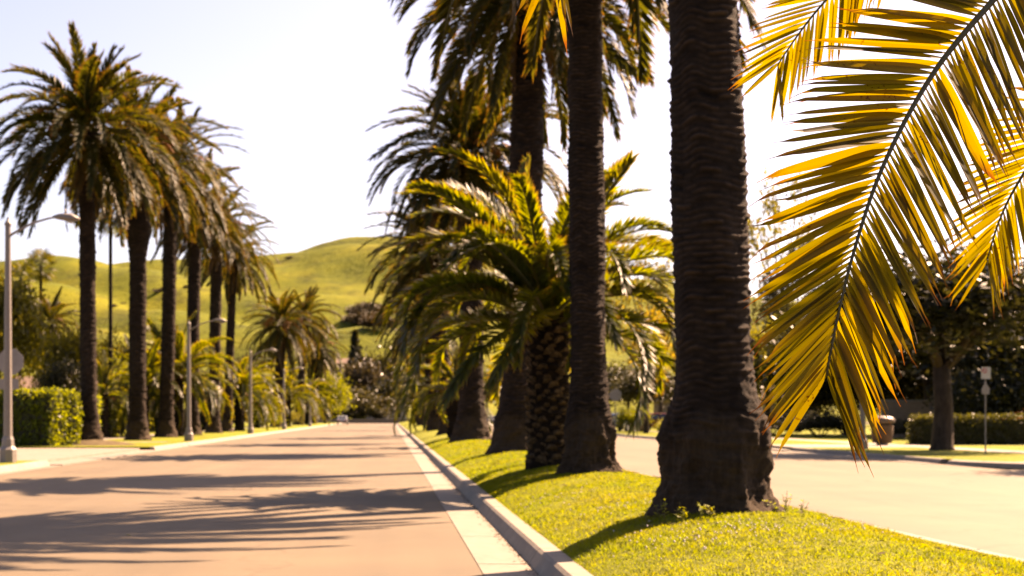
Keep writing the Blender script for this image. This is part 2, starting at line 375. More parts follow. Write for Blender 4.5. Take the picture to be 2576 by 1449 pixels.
# ------------------------------------------------------------------ hill
RIDGE = [(-1500, 640), (-500, 690), (0, 676), (200, 677), (400, 661), (560, 668), (690, 652), (760, 641), (800, 629), (860, 621), (950, 618), (1060, 628), (1250, 665), (1500, 720), (2000, 790), (2700, 850), (4200, 900)]
HXs = np.linspace(-1500, 4200, 260); HYs = np.concatenate([np.linspace(380, 1500, 70), np.linspace(1530, 2600, 16)])
def ridge(xd): return np.interp(xd, [p[0] for p in RIDGE], [p[1] for p in RIDGE])
def hill_z(xd, Y):
    x = (xd - HX) / FD * Y
    Yr = 1450 + 120 * mnoise.noise((xd * .002, 0, 5))
    top = (HY - ridge(xd)) / FD * Yr + CH
    u = (Y - 380) / (Yr - 380)
    if u <= 1: prof = .12 * u + .88 * (u * u * (3 - 2 * u)) ** 1.15
    else: prof = 1 - .55 * (u - 1) ** 1.5 * 1.6
    z = top * prof
    env = max(0, min(1, u * 3)) * max(0, min(1, (1.02 - u) * 5))
    q = x * .0042 + Y * .0030
    folds = abs(mnoise.noise((q * 1.6, x * .0016, 2.0))) * 46 - 14 + mnoise.noise((x * .009, Y * .007, 7)) * 9 + mnoise.noise((x * .03, Y * .02, 4)) * 2.4
    return z + env * folds - .6
HV = []; HN = len(HXs)
for Y in HYs:
    for xd in HXs: HV.append(((xd - HX) / FD * Y, Y, hill_z(xd, Y)))
HF = np.array([(j * HN + i, j * HN + i + 1, (j + 1) * HN + i + 1, (j + 1) * HN + i) for j in range(len(HYs) - 1) for i in range(HN - 1)])
m, t, b, _ = newmat('hill_grass')
c = ramp(t, [(.30, (.046, .056, .004)), (.46, (.080, .091, .0025)), (.62, (.112, .112, .003)), (.8, (.132, .116, .010))]); t.links.new(noise_tex(t, .012, 8, rough=.62, sc=(1, .6, 2.5)), c.inputs[0])
c2 = ramp(t, [(.50, (1, 1, 1)), (.60, (.66, .66, .7)), (.70, (.42, .42, .5))]); t.links.new(noise_tex(t, .035, 7, rough=.7, sc=(1, .5, 2)), c2.inputs[0])
t.links.new(mixc(t, 1.0, c.outputs[0], c2.outputs[0], 'MULTIPLY'), b.inputs['Base Color']); b.inputs['Roughness'].default_value = .95; b.inputs['Specular IOR Level'].default_value = .1
bump(t, b, noise_tex(t, .12, 6, rough=.7), .8, 3.0)
struct(obj('hill', mesh('hill', HV, HF, [m], smooth=True)))
def on_hill(xd, dy):
    for Y in np.linspace(420, 1440, 260):
        z = hill_z(xd, Y)
        if HY - (z - CH) / Y * FD <= dy: return Vector(((xd - HX) / FD * Y, Y, z))
    return Vector(((xd - HX) / FD * 1440, 1440, hill_z(xd, 1440)))

# ------------------------------------------------------------------ palms
def frond_mesh(name, L, e0, droop, nl, ll, wd, seed, vee=.34, ang0=46, ang1=16, mats=('frond_mature', 'rachis'), rw=.035, ex=1.25):
    g = np.random.default_rng(seed)
    n = 15; S = np.linspace(0, 1, n); ph = R(e0) - R(droop) * S ** ex
    dx = np.cos(ph); dz = np.sin(ph); ds = L / (n - 1)
    X = np.concatenate([[0], np.cumsum((dx[1:] + dx[:-1]) / 2 * ds)]); Z = np.concatenate([[0], np.cumsum((dz[1:] + dz[:-1]) / 2 * ds)])
    yb = g.normal(0, .10) * L * S ** 2
    V = []; F = []; M = []; T = []
    # rachis: three-sided tapering bar
    for i in range(n):
        r = rw * (1 - S[i]) ** .8 + .004
        nx_, nz_ = -dz[i], dx[i]
        wide = r * (1.9 if i < 2 else 1.0)
        V += [(X[i], yb[i] - wide, Z[i]), (X[i], yb[i] + wide, Z[i]), (X[i] - nx_ * r * .9, yb[i], Z[i] - nz_ * r * .9)]; T += [0, 0, 0]
    for i in range(n - 1):
        for k in range(3): F.append((i * 3 + k, i * 3 + (k + 1) % 3, (i + 1) * 3 + (k + 1) % 3, (i + 1) * 3 + k)); M.append(1)
    for k in range(nl):
        s = .10 + .90 * (k + .5) / nl
        for sd in (-1, 1):
            ss = min(1, s + g.normal(0, .004))
            p = np.array([np.interp(ss, S, X), np.interp(ss, S, yb), np.interp(ss, S, Z)])
            f = np.interp(ss, S, ph); Tn = np.array([math.cos(f), 0, math.sin(f)]); Nn = np.array([-math.sin(f), 0, math.cos(f)]); Sd = np.array([0, sd, 0])
            a = R(ang0 + (ang1 - ang0) * ss ** 1.6 + g.normal(0, 5)); ve = vee * (1 - .4 * ss) + g.normal(0, .13)
            ln = ll * (.45 + .55 * math.sin(min(1, ss * 1.9 + .12) * math.pi / 2)) * (1 - .42 * max(0, ss - .55) / .45) * (1 + g.normal(0, .06))
            d = Tn * math.cos(a) + Sd * math.sin(a) + Nn * ve; d /= np.linalg.norm(d)
            wv = np.cross(d, Nn); wv = wv / (np.linalg.norm(wv) + 1e-6)
            nn = np.cross(wv, d); th = g.normal(0, .28); wv = wv * math.cos(th) + nn * math.sin(th)
            sag = np.array([0, 0, -1.0]) * ln * g.uniform(.02, .12)
            w_ = wd * (1 + g.normal(0, .1))
            b0 = len(V)
            mid = p + d * ln * .42 + sag * .18; tip = p + d * ln + sag
            V += [p - wv * w_ * .18, p + wv * w_ * .18, mid - wv * w_ * .5, mid + wv * w_ * .5, tip]
            T += [0, 0, .45, .45, 1.0]
            F += [(b0, b0 + 1, b0 + 3, b0 + 2), (b0 + 2, b0 + 3, b0 + 4)]; M += [0, 0]
    return mesh(name, V, F, [MAT[mats[0]], MAT[mats[1]]], M, {'t': T})

CLS = [(84, 22), (66, 50), (48, 72), (30, 84), (12, 80), (-8, 68), (-28, 50), (-48, 30)]
MATURE = {i: [frond_mesh('frond', 3.9 if i > 1 else 2.95, e, d, 96, .54, .058, 100 + i * 7 + v, mats=('frond_mature', 'rachis')) for v in range(2)] for i, (e, d) in enumerate(CLS)}
OLD = [frond_mesh('frond', 3.3, -46 - 9 * v, 26, 72, .38, .05, 400 + v, vee=.1, mats=('frond_old', 'rachis')) for v in range(3)]
YCLS = [(84, 34), (71, 74), (56, 104), (41, 116), (26, 114), (10, 100)]
YOUNG = {i: [frond_mesh('frond', 3.3 if i else 2.9, e, d, 130, .43, .046, 500 + i * 5 + v, vee=.40, mats=('frond_young', 'rachis'), rw=.038, ex=1.7) for v in range(2)] for i, (e, d) in enumerate(YCLS)}
# orange flower stalks
def stalk_mesh(seed):
    g = np.random.default_rng(seed); mb = MB()
    P = [(1.5 * s, 0, .9 * s - 1.3 * s * s) for s in np.linspace(0, 1, 6)]
    mb.tube(P, [.03, .028, .026, .022, .018, .01], 4)
    for k in range(26):
        s = g.uniform(.62, 1); p = Vector((1.5 * s, 0, .9 * s - 1.3 * s * s))
        q = p + Vector((g.normal(.12, .12), g.normal(0, .16), -g.uniform(.15, .45)))
        mb.tube([p, q], [.016, .022], 3)
    return mesh('flower_stalk', mb.V, mb.F, [MAT['flower_orange']])
STALK = [stalk_mesh(1), stalk_mesh(2)]

def trunk_mesh(name, H, r, base_r, lean, seed, seg=40, row=.075, amp=.022, top_r=None, flare_h=.9, bulges=(), dz=None, boots_from=None):
    g = np.random.default_rng(seed)
    dz = dz or row / 3.5
    n = int(H / dz); Zs = np.linspace(-.15, H, n); V = np.zeros((n, seg, 3)); th = np.arange(seg) / seg * 2 * math.pi
    nc = 11
    cells = g.normal(0, 1, (int(H / row) + 4, nc * 2)); SC = np.zeros((n, seg))
    for i, z in enumerate(Zs):
        zz = max(z, 0)
        rr = r * np.ones(seg)
        fl = math.exp(-(zz / flare_h) ** 1.6); rr = rr + (base_r - r) * fl
        if zz < .25: rr = rr + (base_r * .16) * (1 - zz / .25) ** 1.5
        for zb, wb, ab in bulges: rr = rr + ab * math.exp(-((zz - zb) / wb) ** 2)
        a = amp
        if boots_from is not None and z > boots_from:
            u = min(1, (z - boots_from) / .5); rr = rr * (1 + .30 * u); a = amp * (1 + 1.6 * u)
        a = a * (.5 + .5 * min(1, max(0, (zz - .5 * flare_h) / (1.2 * flare_h))))
        rowi = zz / row + 1.0 * np.array([mnoise.noise((math.cos(t_) * 1.3, math.sin(t_) * 1.3, zz * .8 + seed)) for t_ in th]) + .18 * np.sin(th * 3 + seed) + .12 * np.sin(th * 7 + zz * 1.7)
        ri = np.floor(rowi).astype(int); fr = rowi - ri
        ci = th / (2 * math.pi) * nc + .5 * (ri % 2); cf = ci - np.floor(ci); cj = np.floor(ci).astype(int) % nc
        cell = cells[np.clip(ri, 0, len(cells) - 1), cj]
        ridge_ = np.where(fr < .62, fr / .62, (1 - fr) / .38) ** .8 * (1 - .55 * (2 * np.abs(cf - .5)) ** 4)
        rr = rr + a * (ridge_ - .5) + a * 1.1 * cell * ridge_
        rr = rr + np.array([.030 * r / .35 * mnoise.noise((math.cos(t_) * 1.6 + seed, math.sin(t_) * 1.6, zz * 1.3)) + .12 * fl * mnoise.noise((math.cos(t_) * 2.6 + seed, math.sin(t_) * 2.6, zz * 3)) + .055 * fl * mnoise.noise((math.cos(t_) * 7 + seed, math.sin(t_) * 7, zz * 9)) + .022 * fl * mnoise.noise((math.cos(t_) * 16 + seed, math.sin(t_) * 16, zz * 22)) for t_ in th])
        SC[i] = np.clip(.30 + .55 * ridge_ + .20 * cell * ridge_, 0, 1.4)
        cx, cy = lean(zz)
        V[i, :, 0] = cx + rr * np.cos(th); V[i, :, 1] = cy + rr * np.sin(th); V[i, :, 2] = z
    I = np.arange(n * seg).reshape(n, seg); J = np.roll(I, -1, axis=1)
    F = np.stack([I[:-1], J[:-1], J[1:], I[1:]], axis=-1).reshape(-1, 4)
    return mesh(name, V.reshape(-1, 3), F, [MAT['palm_bark']], None, {'scar': SC.ravel()}, smooth=False)
def crown(root, hx, hy, hz, seed, n=64, scale=1.0, old=9, stalks=5, emin=-46, rot=0.0, spread=1.0):
    g = np.random.default_rng(seed)
    for i in range(n):
        u = (i + .5) / n; az = i * 2.39996 + g.normal(0, .12) + rot
        e = 84 - (84 - emin) * u ** .92 + g.normal(0, 6)
        k = min(range(len(CLS)), key=lambda q: abs(CLS[q][0] - e)); de = e - CLS[k][0]
        o = obj('frond', MATURE[k][int(g.integers(2))], root)
        sc = scale * g.uniform(.88, 1.10)
        rad = (.06 + .30 * u) * scale
        o.location = (hx + rad * math.cos(az), hy + rad * math.sin(az), hz + scale * (.15 - .95 * u))
        o.rotation_euler = (g.normal(0, .22), -R(de), az); o.scale = (sc, sc, sc)
    for i in range(old):
        az = g.uniform(0, 6.283); o = obj('frond', OLD[int(g.integers(3))], root)
        o.location = (hx + .3 * scale * math.cos(az), hy + .3 * scale * math.sin(az), hz - scale * g.uniform(.9, 1.3)); o.rotation_euler = (g.normal(0, .25), g.normal(.12, .12), az)
        sc = scale * g.uniform(.55, .95); o.scale = (sc, sc, sc)
    for i in range(stalks):
        az = g.uniform(0, 6.283); o = obj('flower_stalk', STALK[i % 2], root)
        o.location = (hx + .25 * math.cos(az), hy + .25 * math.sin(az), hz + .1); o.rotation_euler = (0, g.normal(-.1, .25), az); o.scale = (scale,) * 3
def palm(label, x, y, z, H, r, lx, ly, seed, base=None, group=None, crown_scale=1.0, n=64, curve=0.0, old=9, hi=False, bulges=(), emin=-46, stalks=5):
    """H: height of the crown's heart; lx,ly: how far the heart stands off the foot"""
    root = thing('date_palm', label, 'palm tree', (x, y, z), 0, group)
    lean = lambda q: (lx * (q / H) + curve * math.sin(math.pi * q / H), ly * (q / H))
    ht = H - .5
    kw = dict(seg=120, row=.060, amp=.011, dz=.0135) if hi else dict(seg=28 if y > 60 else 44, row=.10, amp=.026, dz=.03 if y < 60 else .045)
    me = trunk_mesh('trunk', ht, r, base or r * 1.55, lean, seed, bulges=bulges, boots_from=H - 1.9 * crown_scale, **kw)
    obj('trunk', me, root)
    crown(root, lx, ly, H, seed + 5, n, crown_scale, old, stalks, emin)
    return root
MED = 'tall date palms along the grass median'; LEFT = 'tall date palms along the left verge'
# median row
palm('thick dark date palm trunk nearest the camera, crown out of sight', 3.12, 13.55, .43, 11.2, .335, -.28, .1, 11, base=.56, group=MED, hi=True, bulges=((.78, .26, .075), (.36, .10, -.03), (2.6, 1.0, .012)))
palm('slender straight dark palm trunk beside the young scaly-trunked palm', 3.16, 22.5, .46, 11.0, .275, -.12, .05, 12, base=.42, group=MED, hi=True, bulges=((.7, .3, .05),))
palm('tall palm with kinked trunk behind the young palm, drooping crown cut by top edge', 3.12, 36.0, .42, 12.4, .375, .42, .2, 13, base=.60, group=MED, curve=.10, crown_scale=1.0, n=96, bulges=((7.6, 1.3, .05), (.9, .35, .05)), old=8)
palm('full round date palm crown standing directly left of the kinked trunk', 3.1, 54.0, .42, 11.2, .46, -.05, 0, 14, base=.72, group=MED, crown_scale=1.02, n=125, old=14)
palm('drooping shaggy palm below and left of the full round median crown', 3.1, 73.0, .42, 9.6, .40, -1.1, 0, 15, base=.6, group=MED, crown_scale=.95, n=78, old=12)
palm('lower shaggy dark median palm half hidden behind young palm fronds', 3.1, 92.0, .42, 8.0, .40, -.9, 0, 16, base=.6, group=MED, crown_scale=.95, n=72, old=10)
palm('farthest tall palm of the median row with short trunk', 3.2, 140.0, .42, 8.2, .40, -.4, 0, 17, base=.6, group=MED, crown_scale=.9, n=59, old=6)
# left verge row
palm('tallest leftmost date palm, spiky crown high above the street lamp', -12.9, 61.0, .15, 13.9, .345, -.12, 0, 21, base=.60, group=LEFT, crown_scale=1.16, n=102, old=8)
palm('second palm from the left with pale swollen neck under crown', -12.9, 72.6, .15, 15.2, .43, .05, 0, 22, base=.62, group=LEFT, crown_scale=1.12, n=86, bulges=((10.8, .9, .22),), old=12)
palm('third tall palm from the left, plain dark trunk leaning right', -13.0, 82.5, .15, 15.9, .40, .35, 0, 23, base=.6, group=LEFT, crown_scale=1.08, n=82, old=12)
palm('fourth tall palm from the left, standing behind second street lamp', -12.95, 93.0, .15, 15.4, .42, .2, 0, 24, base=.6, group=LEFT, crown_scale=1.02, n=71, old=10)
palm('fifth tall palm from the left, thick trunk close beside a thinner one', -12.9, 104.0, .15, 15.4, .42, .25, 0, 25, base=.6, group=LEFT, crown_scale=1.0, n=67, old=10)
palm('rightmost of the six tall left palms, thinner trunk', -12.9, 112.5, .15, 14.4, .33, .55, 0, 26, base=.5, group=LEFT, crown_scale=1.02, n=67, old=8)
palm('distant palm with orange-topped crown, foremost of the far left clump', -12.9, 162.0, .15, 12.0, .55, .6, 0, 27, base=.8, group=LEFT, crown_scale=1.3, n=67, old=10, stalks=14)
palm('distant palm rising highest in the far left clump', -12.9, 200.0, .15, 15.6, .5, 1.0, 0, 28, base=.8, group=LEFT, crown_scale=1.35, n=60, old=10)
palm('distant palm at right edge of the far left clump', -12.9, 236.0, .15, 13.0, .5, 1.2, 0, 29, base=.8, group=LEFT, crown_scale=1.4, n=50, old=12, emin=-60)

# young palms with leaf-base armour
def boot_mesh():
    mb = MB()
    V = [(-.02, -.10, -.045), (-.02, .10, -.045), (-.02, .05, .06), (-.02, -.05, .06), (.05, -.065, .0), (.05, .07, .005), (.075, .03, .05), (.075, -.035, .045)]
    mb.add(V, [(0, 4, 5, 1), (1, 5, 6, 2), (2, 6, 7, 3), (3, 7, 4, 0), (4, 7, 6, 5)])
    return mesh('leaf_base', mb.V, mb.F, [MAT['boot']])
BOOT = boot_mesh()
def young_palm(label, x, y, z, H, r, seed, n=34, scale=1.0, boots=0, group='young palms with arching fronds', rot=0.0, skip=None, lx=0.0, stalks=3, emin=-14):
    root = thing('young_palm', label, 'palm tree', (x, y, z), 0, group); g = np.random.default_rng(seed)
    me = trunk_mesh('trunk', H - .1, r, r * 1.02, lambda q: (lx * q / H, 0), seed, seg=36, row=.13, amp=.06, dz=.03, flare_h=.3)
    me.materials.clear(); me.materials.append(MAT['boot_dark'])
    tr = obj('trunk', me, root)
    for i in range(boots):
        zz = .06 + (H - .55) * i / boots; az = i * 2.39996 + g.normal(0, .10); zz += g.normal(0, .012)
        o = obj('leaf_base', BOOT, tr, (lx * zz / H + (r + .02) * math.cos(az), (r + .02) * math.sin(az), zz))
        k = g.uniform(.65, 1.2) * r / .33; o.rotation_euler = (g.normal(0, .25), g.normal(-.1, .2), az); o.scale = (k, k * g.uniform(.9, 1.2), k)
    for i in range(n):
        u = (i + .5) / n; az = i * 2.39996 + g.normal(0, .15) + rot
        if skip and skip(az % 6.2832, u): continue
        e = 84 - (84 - emin) * u ** .9 + g.normal(0, 6)
        k = min(range(len(YCLS)), key=lambda q: abs(YCLS[q][0] - e)); de = e - YCLS[k][0]
        o = obj('frond', YOUNG[k][int(g.integers(2))], root); sc = scale * g.uniform(.9, 1.1)
        o.location = (lx + (.05 + .16 * u) * math.cos(az), (.05 + .16 * u) * math.sin(az), H + .05 - .55 * u); o.rotation_euler = (g.normal(0, .25), -R(de), az); o.scale = (sc,) * 3
    for i in range(stalks):
        az = g.uniform(0, 6.283); o = obj('flower_stalk', STALK[i % 2], root); o.location = (lx, 0, H - .15); o.rotation_euler = (0, 0, az); o.scale = (.45,) * 3
    return root
young_palm('young palm with pineapple-scaled trunk between slender and kinked trunks', 2.84, 25.6, .44, 2.95, .325, 31, n=70, scale=1.0, boots=190, rot=.4, emin=6)
young_palm('young palm with tips near the kerb in mid median', 3.0, 100, .42, 2.7, .4, 32, n=39, scale=1.15)
young_palm('orange-tipped young palm low on the median before the far palms', 2.9, 62, .42, 2.4, .36, 33, n=33, scale=.85)
young_palm('distant young palm at the far end of the median', 3.1, 180, .42, 3.0, .4, 34, n=31, scale=1.2)
young_palm('largest young palm on left verge, behind second street lamp', -13.0, 87, .15, 3.9, .36, 35, n=49, scale=1.28, rot=.3)
young_palm('young palm half hidden behind the swollen-necked palm trunk', -14.6, 84, .15, 3.1, .36, 36, n=33, scale=1.0)
young_palm('young palm on left verge right of the six tall palms', -12.7, 120, .15, 3.4, .42, 37, n=46, scale=1.35)
young_palm('young palm left of the far lamp, beneath the far palm clump', -12.4, 172, .15, 4.0, .42, 38, n=39, scale=1.4)
young_palm('distant pale young palm next to the lime green tree', -11.8, 205, .15, 3.8, .42, 39, n=36, scale=1.4)

# the young palm at the photographer's right: its fronds hang into the picture
T0 = Vector((3.35, 5.0, .40))
near = young_palm('near young palm out of frame, its backlit golden fronds hanging into view', T0.x, T0.y, T0.z, 2.75, .33, 41, n=33, boots=70, rot=1.0,
                  skip=lambda az, u: 0.55 < az < 5.3 or u < .25, stalks=0)
def near_frond(pts, nrm, nl, lens, width, seed, a0=48, amid=55, a1=26, start=0.0, sides=(-1, 1), r0=.019, r1=.003, sag=.10, vlift=.18, lit_side=-1):
    g = np.random.default_rng(seed)
    pts = [Vector(p) for p in pts]
    # Catmull-Rom resample
    dense = []
    for i in range(len(pts) - 1):
        p0, p1, p2, p3 = pts[max(i - 1, 0)], pts[i], pts[i + 1], pts[min(i + 2, len(pts) - 1)]
        for q in np.linspace(0, 1, 9)[:-1]:
            dense.append(.5 * ((2 * p1) + (-p0 + p2) * q + (2 * p0 - 5 * p1 + 4 * p2 - p3) * q * q + (-p0 + 3 * p1 - 3 * p2 + p3) * q ** 3))
    dense.append(pts[-1])
    D = np.array([tuple(p) for p in dense]); cl = np.concatenate([[0], np.cumsum(np.linalg.norm(np.diff(D, axis=0), axis=1))]); tot = cl[-1]
    fr = bpy.data.objects.new('frond', None); COL.objects.link(fr); fr.parent = near; fr.matrix_parent_inverse = Matrix.Translation(-T0)
    rad = [r0 + (r1 - r0) * (c_ / tot) for c_ in cl]
    MB().tube(dense, rad, 8).build('rachis', MAT['rachis_near'], fr, smooth=True)
    P = lambda c_: np.array([np.interp(c_, cl, D[:, k]) for k in range(3)])
    nrm = np.array(nrm, float); nrm /= np.linalg.norm(nrm)
    for k in range(nl):
        s = start + (1 - start) * ((k + .35) / nl)
        for sd in sides:
            c_ = min(tot, (s + (.5 / nl if sd > 0 else 0)) * tot); u = c_ / tot
            p = P(c_); Tn = P(min(tot, c_ + .02)) - P(max(0, c_ - .02)); Tn /= np.linalg.norm(Tn)
            Nn = nrm - Tn * nrm.dot(Tn); Nn /= np.linalg.norm(Nn); Sd = np.cross(Nn, Tn) * sd
            a = a0 + (amid - a0) * min(1, u / .5) if u < .62 else amid + (a1 - amid) * ((u - .62) / .38) ** 1.5
            a = R(a + g.normal(0, 1.3))
            ln = float(np.interp(u, [0, .5, .8, 1], lens)) * (1 + g.normal(0, .05))
            d = Tn * math.cos(a) + Sd * math.sin(a) + Nn * (vlift * (1 if (k % 3) else -.2) + g.normal(0, .05)); d /= np.linalg.norm(d)
            W = np.cross(d, Nn); W /= np.linalg.norm(W); Q = np.cross(W, d)
            SN = np.array(tuple(sdir)); A_, B_ = Q.dot(SN), W.dot(SN)      # turn each leaflet broadside or edge-on to the sun
            if g.random() < (.55 if sd == lit_side else .22): tw = math.atan(-B_ / (A_ + 1e-6)); tw = max(-.65, min(.65, tw))
            else: tw = math.atan(A_ / (B_ + 1e-6)); tw = max(-.62, min(.62, tw))
            tw += g.normal(0, .10)
            W, Q = W * math.cos(tw) + Q * math.sin(tw), Q * math.cos(tw) - W * math.sin(tw)
            wd = width * (1 + g.normal(0, .10)) * (.62 + .38 * min(1, ln / lens[0]))
            fold = R(g.uniform(5, 13))
            sg = g.uniform(.4, 1.4) * sag; cu = g.normal(0, .014); curl = g.normal(0, .06); dry = g.uniform(.0, .10)
            ns = 13; V = []; Tt = []; F = []
            for i in range(ns):
                q = i / (ns - 1)
                c0 = p + d * ln * q + np.array([0, 0, -1.]) * sg * ln * q * q + W * cu * ln * q * q + (W * curl + Q * curl * .7) * ln * max(0, (q - .8) / .2) ** 2 * .5
                hw = wd * .5 * min(1, .20 + (q / .20) ** .8 * .8) * (1 - q ** 2.6) ** .75 + .0006
                if q > .90: hw = max(.0007, hw * .35)
                e1 = W * math.cos(fold) + Q * math.sin(fold); e2 = -W * math.cos(fold) + Q * math.sin(fold)
                V += [c0 + e2 * hw, c0, c0 + e1 * hw]; Tt += [q + dry] * 3
            for i in range(ns - 1):
                for j in range(2): F.append((i * 3 + j, i * 3 + j + 1, (i + 1) * 3 + j + 1, (i + 1) * 3 + j))
            me = mesh('leaflet', V, F, [MAT['leaflet_near']], None, {'t': Tt})
            obj('leaflet', me, fr)
            if g.random() < .45:      # a split, drying thread at the tip
                pass
    return fr
YF = 4.5
main = [(2760, -300, 4.75), (2620, -140, 4.68), (2499, 0, 4.62), (2425, 84, 4.58), (2353, 177, 4.55), (2276, 306, 4.5), (2205, 458, 4.46), (2148, 633, 4.42), (2113, 773, 4.40), (2085, 910, 4.38), (2081, 945, 4.38)]
near_frond([T0 + Vector((-.1, .02, 2.7))] + [at(*q) for q in main], (.05, -1, .25), 108, (.48, .47, .42, .33), .028, 51, start=.20, sag=.03, vlift=.10)
sec = [(2520, -330, 5.6), (2330, -220, 5.9), (2180, -110, 6.1), (2078, 0, 6.2), (2019, 72, 6.25), (1966, 148, 6.3), (1957, 166, 6.3)]
near_frond([T0 + Vector((-.06, .12, 2.72))] + [at(*q) for q in sec], (.1, -1, .35), 62, (.40, .38, .33, .28), .026, 52, sag=.03, vlift=.10, start=.22, a0=50, amid=52, a1=22)
third = [(2820, 180, 5.9), (2680, 280, 6.2), (2573, 440, 6.4), (2520, 540, 6.45), (2487, 640, 6.5), (2484, 655, 6.5)]
near_frond([T0 + Vector((.0, .14, 2.66))] + [at(*q) for q in third], (-.1, -1, .35), 60, (.42, .38, .32, .28), .026, 53, sag=.03, vlift=.10, start=.2, a0=48, amid=50, a1=18)
four = [(1900, -640, 4.7), (1640, -520, 4.6), (1500, -360, 4.55), (1412, -200, 4.5), (1392, -95, 4.5)]
near_frond([T0 + Vector((-.08, .0, 2.78)), at(2450, -480, 4.9)] + [at(*q) for q in four], (.05, -1, .15), 58, (.40, .38, .33, .28), .030, 54, sag=.03, vlift=.10, start=.2, a0=44, amid=27, a1=16)

# far palms beyond the left gardens
palm('far date palm with rounded crown above the left gardens', -33.0, 138.0, .15, 10.6, .42, 0, 0, 61, group='palms behind the left gardens', crown_scale=1.0, n=62, old=4)
def fan_mesh(seed):
    g = np.random.default_rng(seed); V = []; F = []; T = []
    mb = MB(); mb.tube([(0, 0, 0), (.5, 0, .1), (.95, 0, .08)], [.03, .025, .02], 4)
    for k in range(20):
        a = R(-125 + 250 * k / 19); d = Vector((math.cos(a), math.sin(a), -.15 - .3 * abs(math.sin(a)))).normalized(); ln = .85 + g.uniform(-.1, .1)
        p = Vector((.95, 0, .08)); s = Vector((-d.y, d.x, 0)).normalized()
        mb.add([p, p + d * ln * .6 + s * .045, p + d * ln + Vector((0, 0, -.18)), p + d * ln * .6 - s * .045], [(0, 1, 2, 3)], 1)
    return mesh('fan_leaf', mb.V, mb.F, [MAT['rachis'], MAT['frond_mature']], mb.M)
FAN = [fan_mesh(1), fan_mesh(2)]
def fan_palm(label, x, y, H, r, seed, sc=1.0):
    root = thing('fan_palm', label, 'palm tree', (x, y, .1), 0, 'thin-stemmed fan palms'); g = np.random.default_rng(seed)
    MB().tube([(0, 0, -.2), (0, 0, .5), (g.normal(0, .1), 0, H * .5), (0, 0, H)], [r * 1.5, r * 1.1, r, r * .9], 10).build('trunk', MAT['palm_bark'], root)
    for i in range(20):
        u = i / 20; az = i * 2.4; o = obj('fan_leaf', FAN[i % 2], root, (0, 0, H + .2 - u * .5)); o.rotation_euler = (0, -R(75 - 125 * u), az); o.scale = (sc * 1.25,) * 3
p = at(278, 0, 95); fan_palm('very thin tall fan palm seen behind the leftmost palms', p.x, 95, at(278, 520, 95).z, .13, 71, 1.1)
p = at(103, 0, 190); fan_palm('taller of two fan palms on the skyline at far left', p.x, 190, at(103, 672, 190).z, .22, 72, 1.25)
p = at(52, 0, 180); fan_palm('shorter of two fan palms at far left beside lamp post', p.x, 180, at(52, 700, 180).z, .22, 73, 1.05)

# ------------------------------------------------------------------ broadleaf trees, shrubs, hedges
def crown_mesh(name, seed, n, rx, ry, rz, leaf_s, clumps, tight=.30, shell=.6):
    g = np.random.default_rng(seed)
    C = g.normal(0, 1, (clumps, 3)); C /= np.linalg.norm(C, axis=1)[:, None]; C *= (shell + (1 - shell) * g.random((clumps, 1)) ** .5); C[:, 2] = np.abs(C[:, 2]) * .95 - .25 * g.random(clumps)
    ci = g.integers(0, clumps, n); cs = g.uniform(.6, 1.25, clumps)
    P = C[ci] * .78 + g.normal(0, tight * .55, (n, 3)) * cs[ci][:, None]
    P *= np.array([rx, ry, rz])
    A = g.normal(0, 1, (n, 3)); A /= np.linalg.norm(A, axis=1)[:, None]; B = np.cross(A, g.normal(0, 1, (n, 3))); B /= np.linalg.norm(B, axis=1)[:, None]
    s = leaf_s * g.uniform(.6, 1.3, (n, 1))
    V = np.stack([P - A * s, P + B * s * .45, P + A * s, P - B * s * .45], axis=1).reshape(-1, 3)
    F = np.arange(n * 4).reshape(n, 4)
    return mesh(name, V, F, [MAT['foliage_mid']])
CR = {'dense': [crown_mesh('crown', 201 + i, 11000, 1, 1, 1, .045, 60, .32) for i in range(3)],
      'loose': [crown_mesh('crown', 211 + i, 3600, 1, 1, 1, .034, 40, .17, .45) for i in range(3)],
      'sparse': [crown_mesh('crown', 231 + i, 1500, 1, 1, 1, .030, 34, .12, .35) for i in range(3)],
      'far': [crown_mesh('crown', 221 + i, 2600, 1, 1, 1, .075, 30, .32) for i in range(3)]}
def limb_mesh(H, r, seed, sprd=1.0):
    g = np.random.default_rng(seed); mb = MB(); th = H * .42
    mb.tube([(0, 0, -.2), (0, 0, .15), (.008 * H, 0, th * .5), (0, .01 * H, th)], [r * 1.5, r * 1.1, r * .9, r * .8], 10)
    for i in range(6):
        a = i * 1.05 + g.normal(0, .2); q = g.uniform(.5, .95) * sprd
        p1 = Vector((math.cos(a) * H * .14 * q, math.sin(a) * H * .14 * q, th + H * .18)); p2 = Vector((math.cos(a) * H * .30 * q, math.sin(a) * H * .30 * q, th + H * g.uniform(.3, .46)))
        mb.tube([(0, .01 * H, th * .93), p1, p2], [r * .5, r * .32, r * .1], 6)
    return mesh('trunk', mb.V, mb.F, [MAT['trunk_bark']], smooth=True)
def tree(label, pos, H, rad, mat, kind='dense', seed=1, r=.18, cz=.62, rz=None, name='broadleaf_tree', group=None, sy=1.0, cat='tree'):
    root = thing(name, label, cat, pos, 0, group)
    obj('trunk', limb_mesh(H, r, seed, rad / (H * .4)), root)
    o = obj('crown', CR[kind][seed % 3], root, (0, 0, H * cz), MAT[mat]); rz = rz or H * (1 - cz)
    o.scale = (rad, rad * sy, rz); o.rotation_euler = (0, 0, seed * 1.3)
    return root
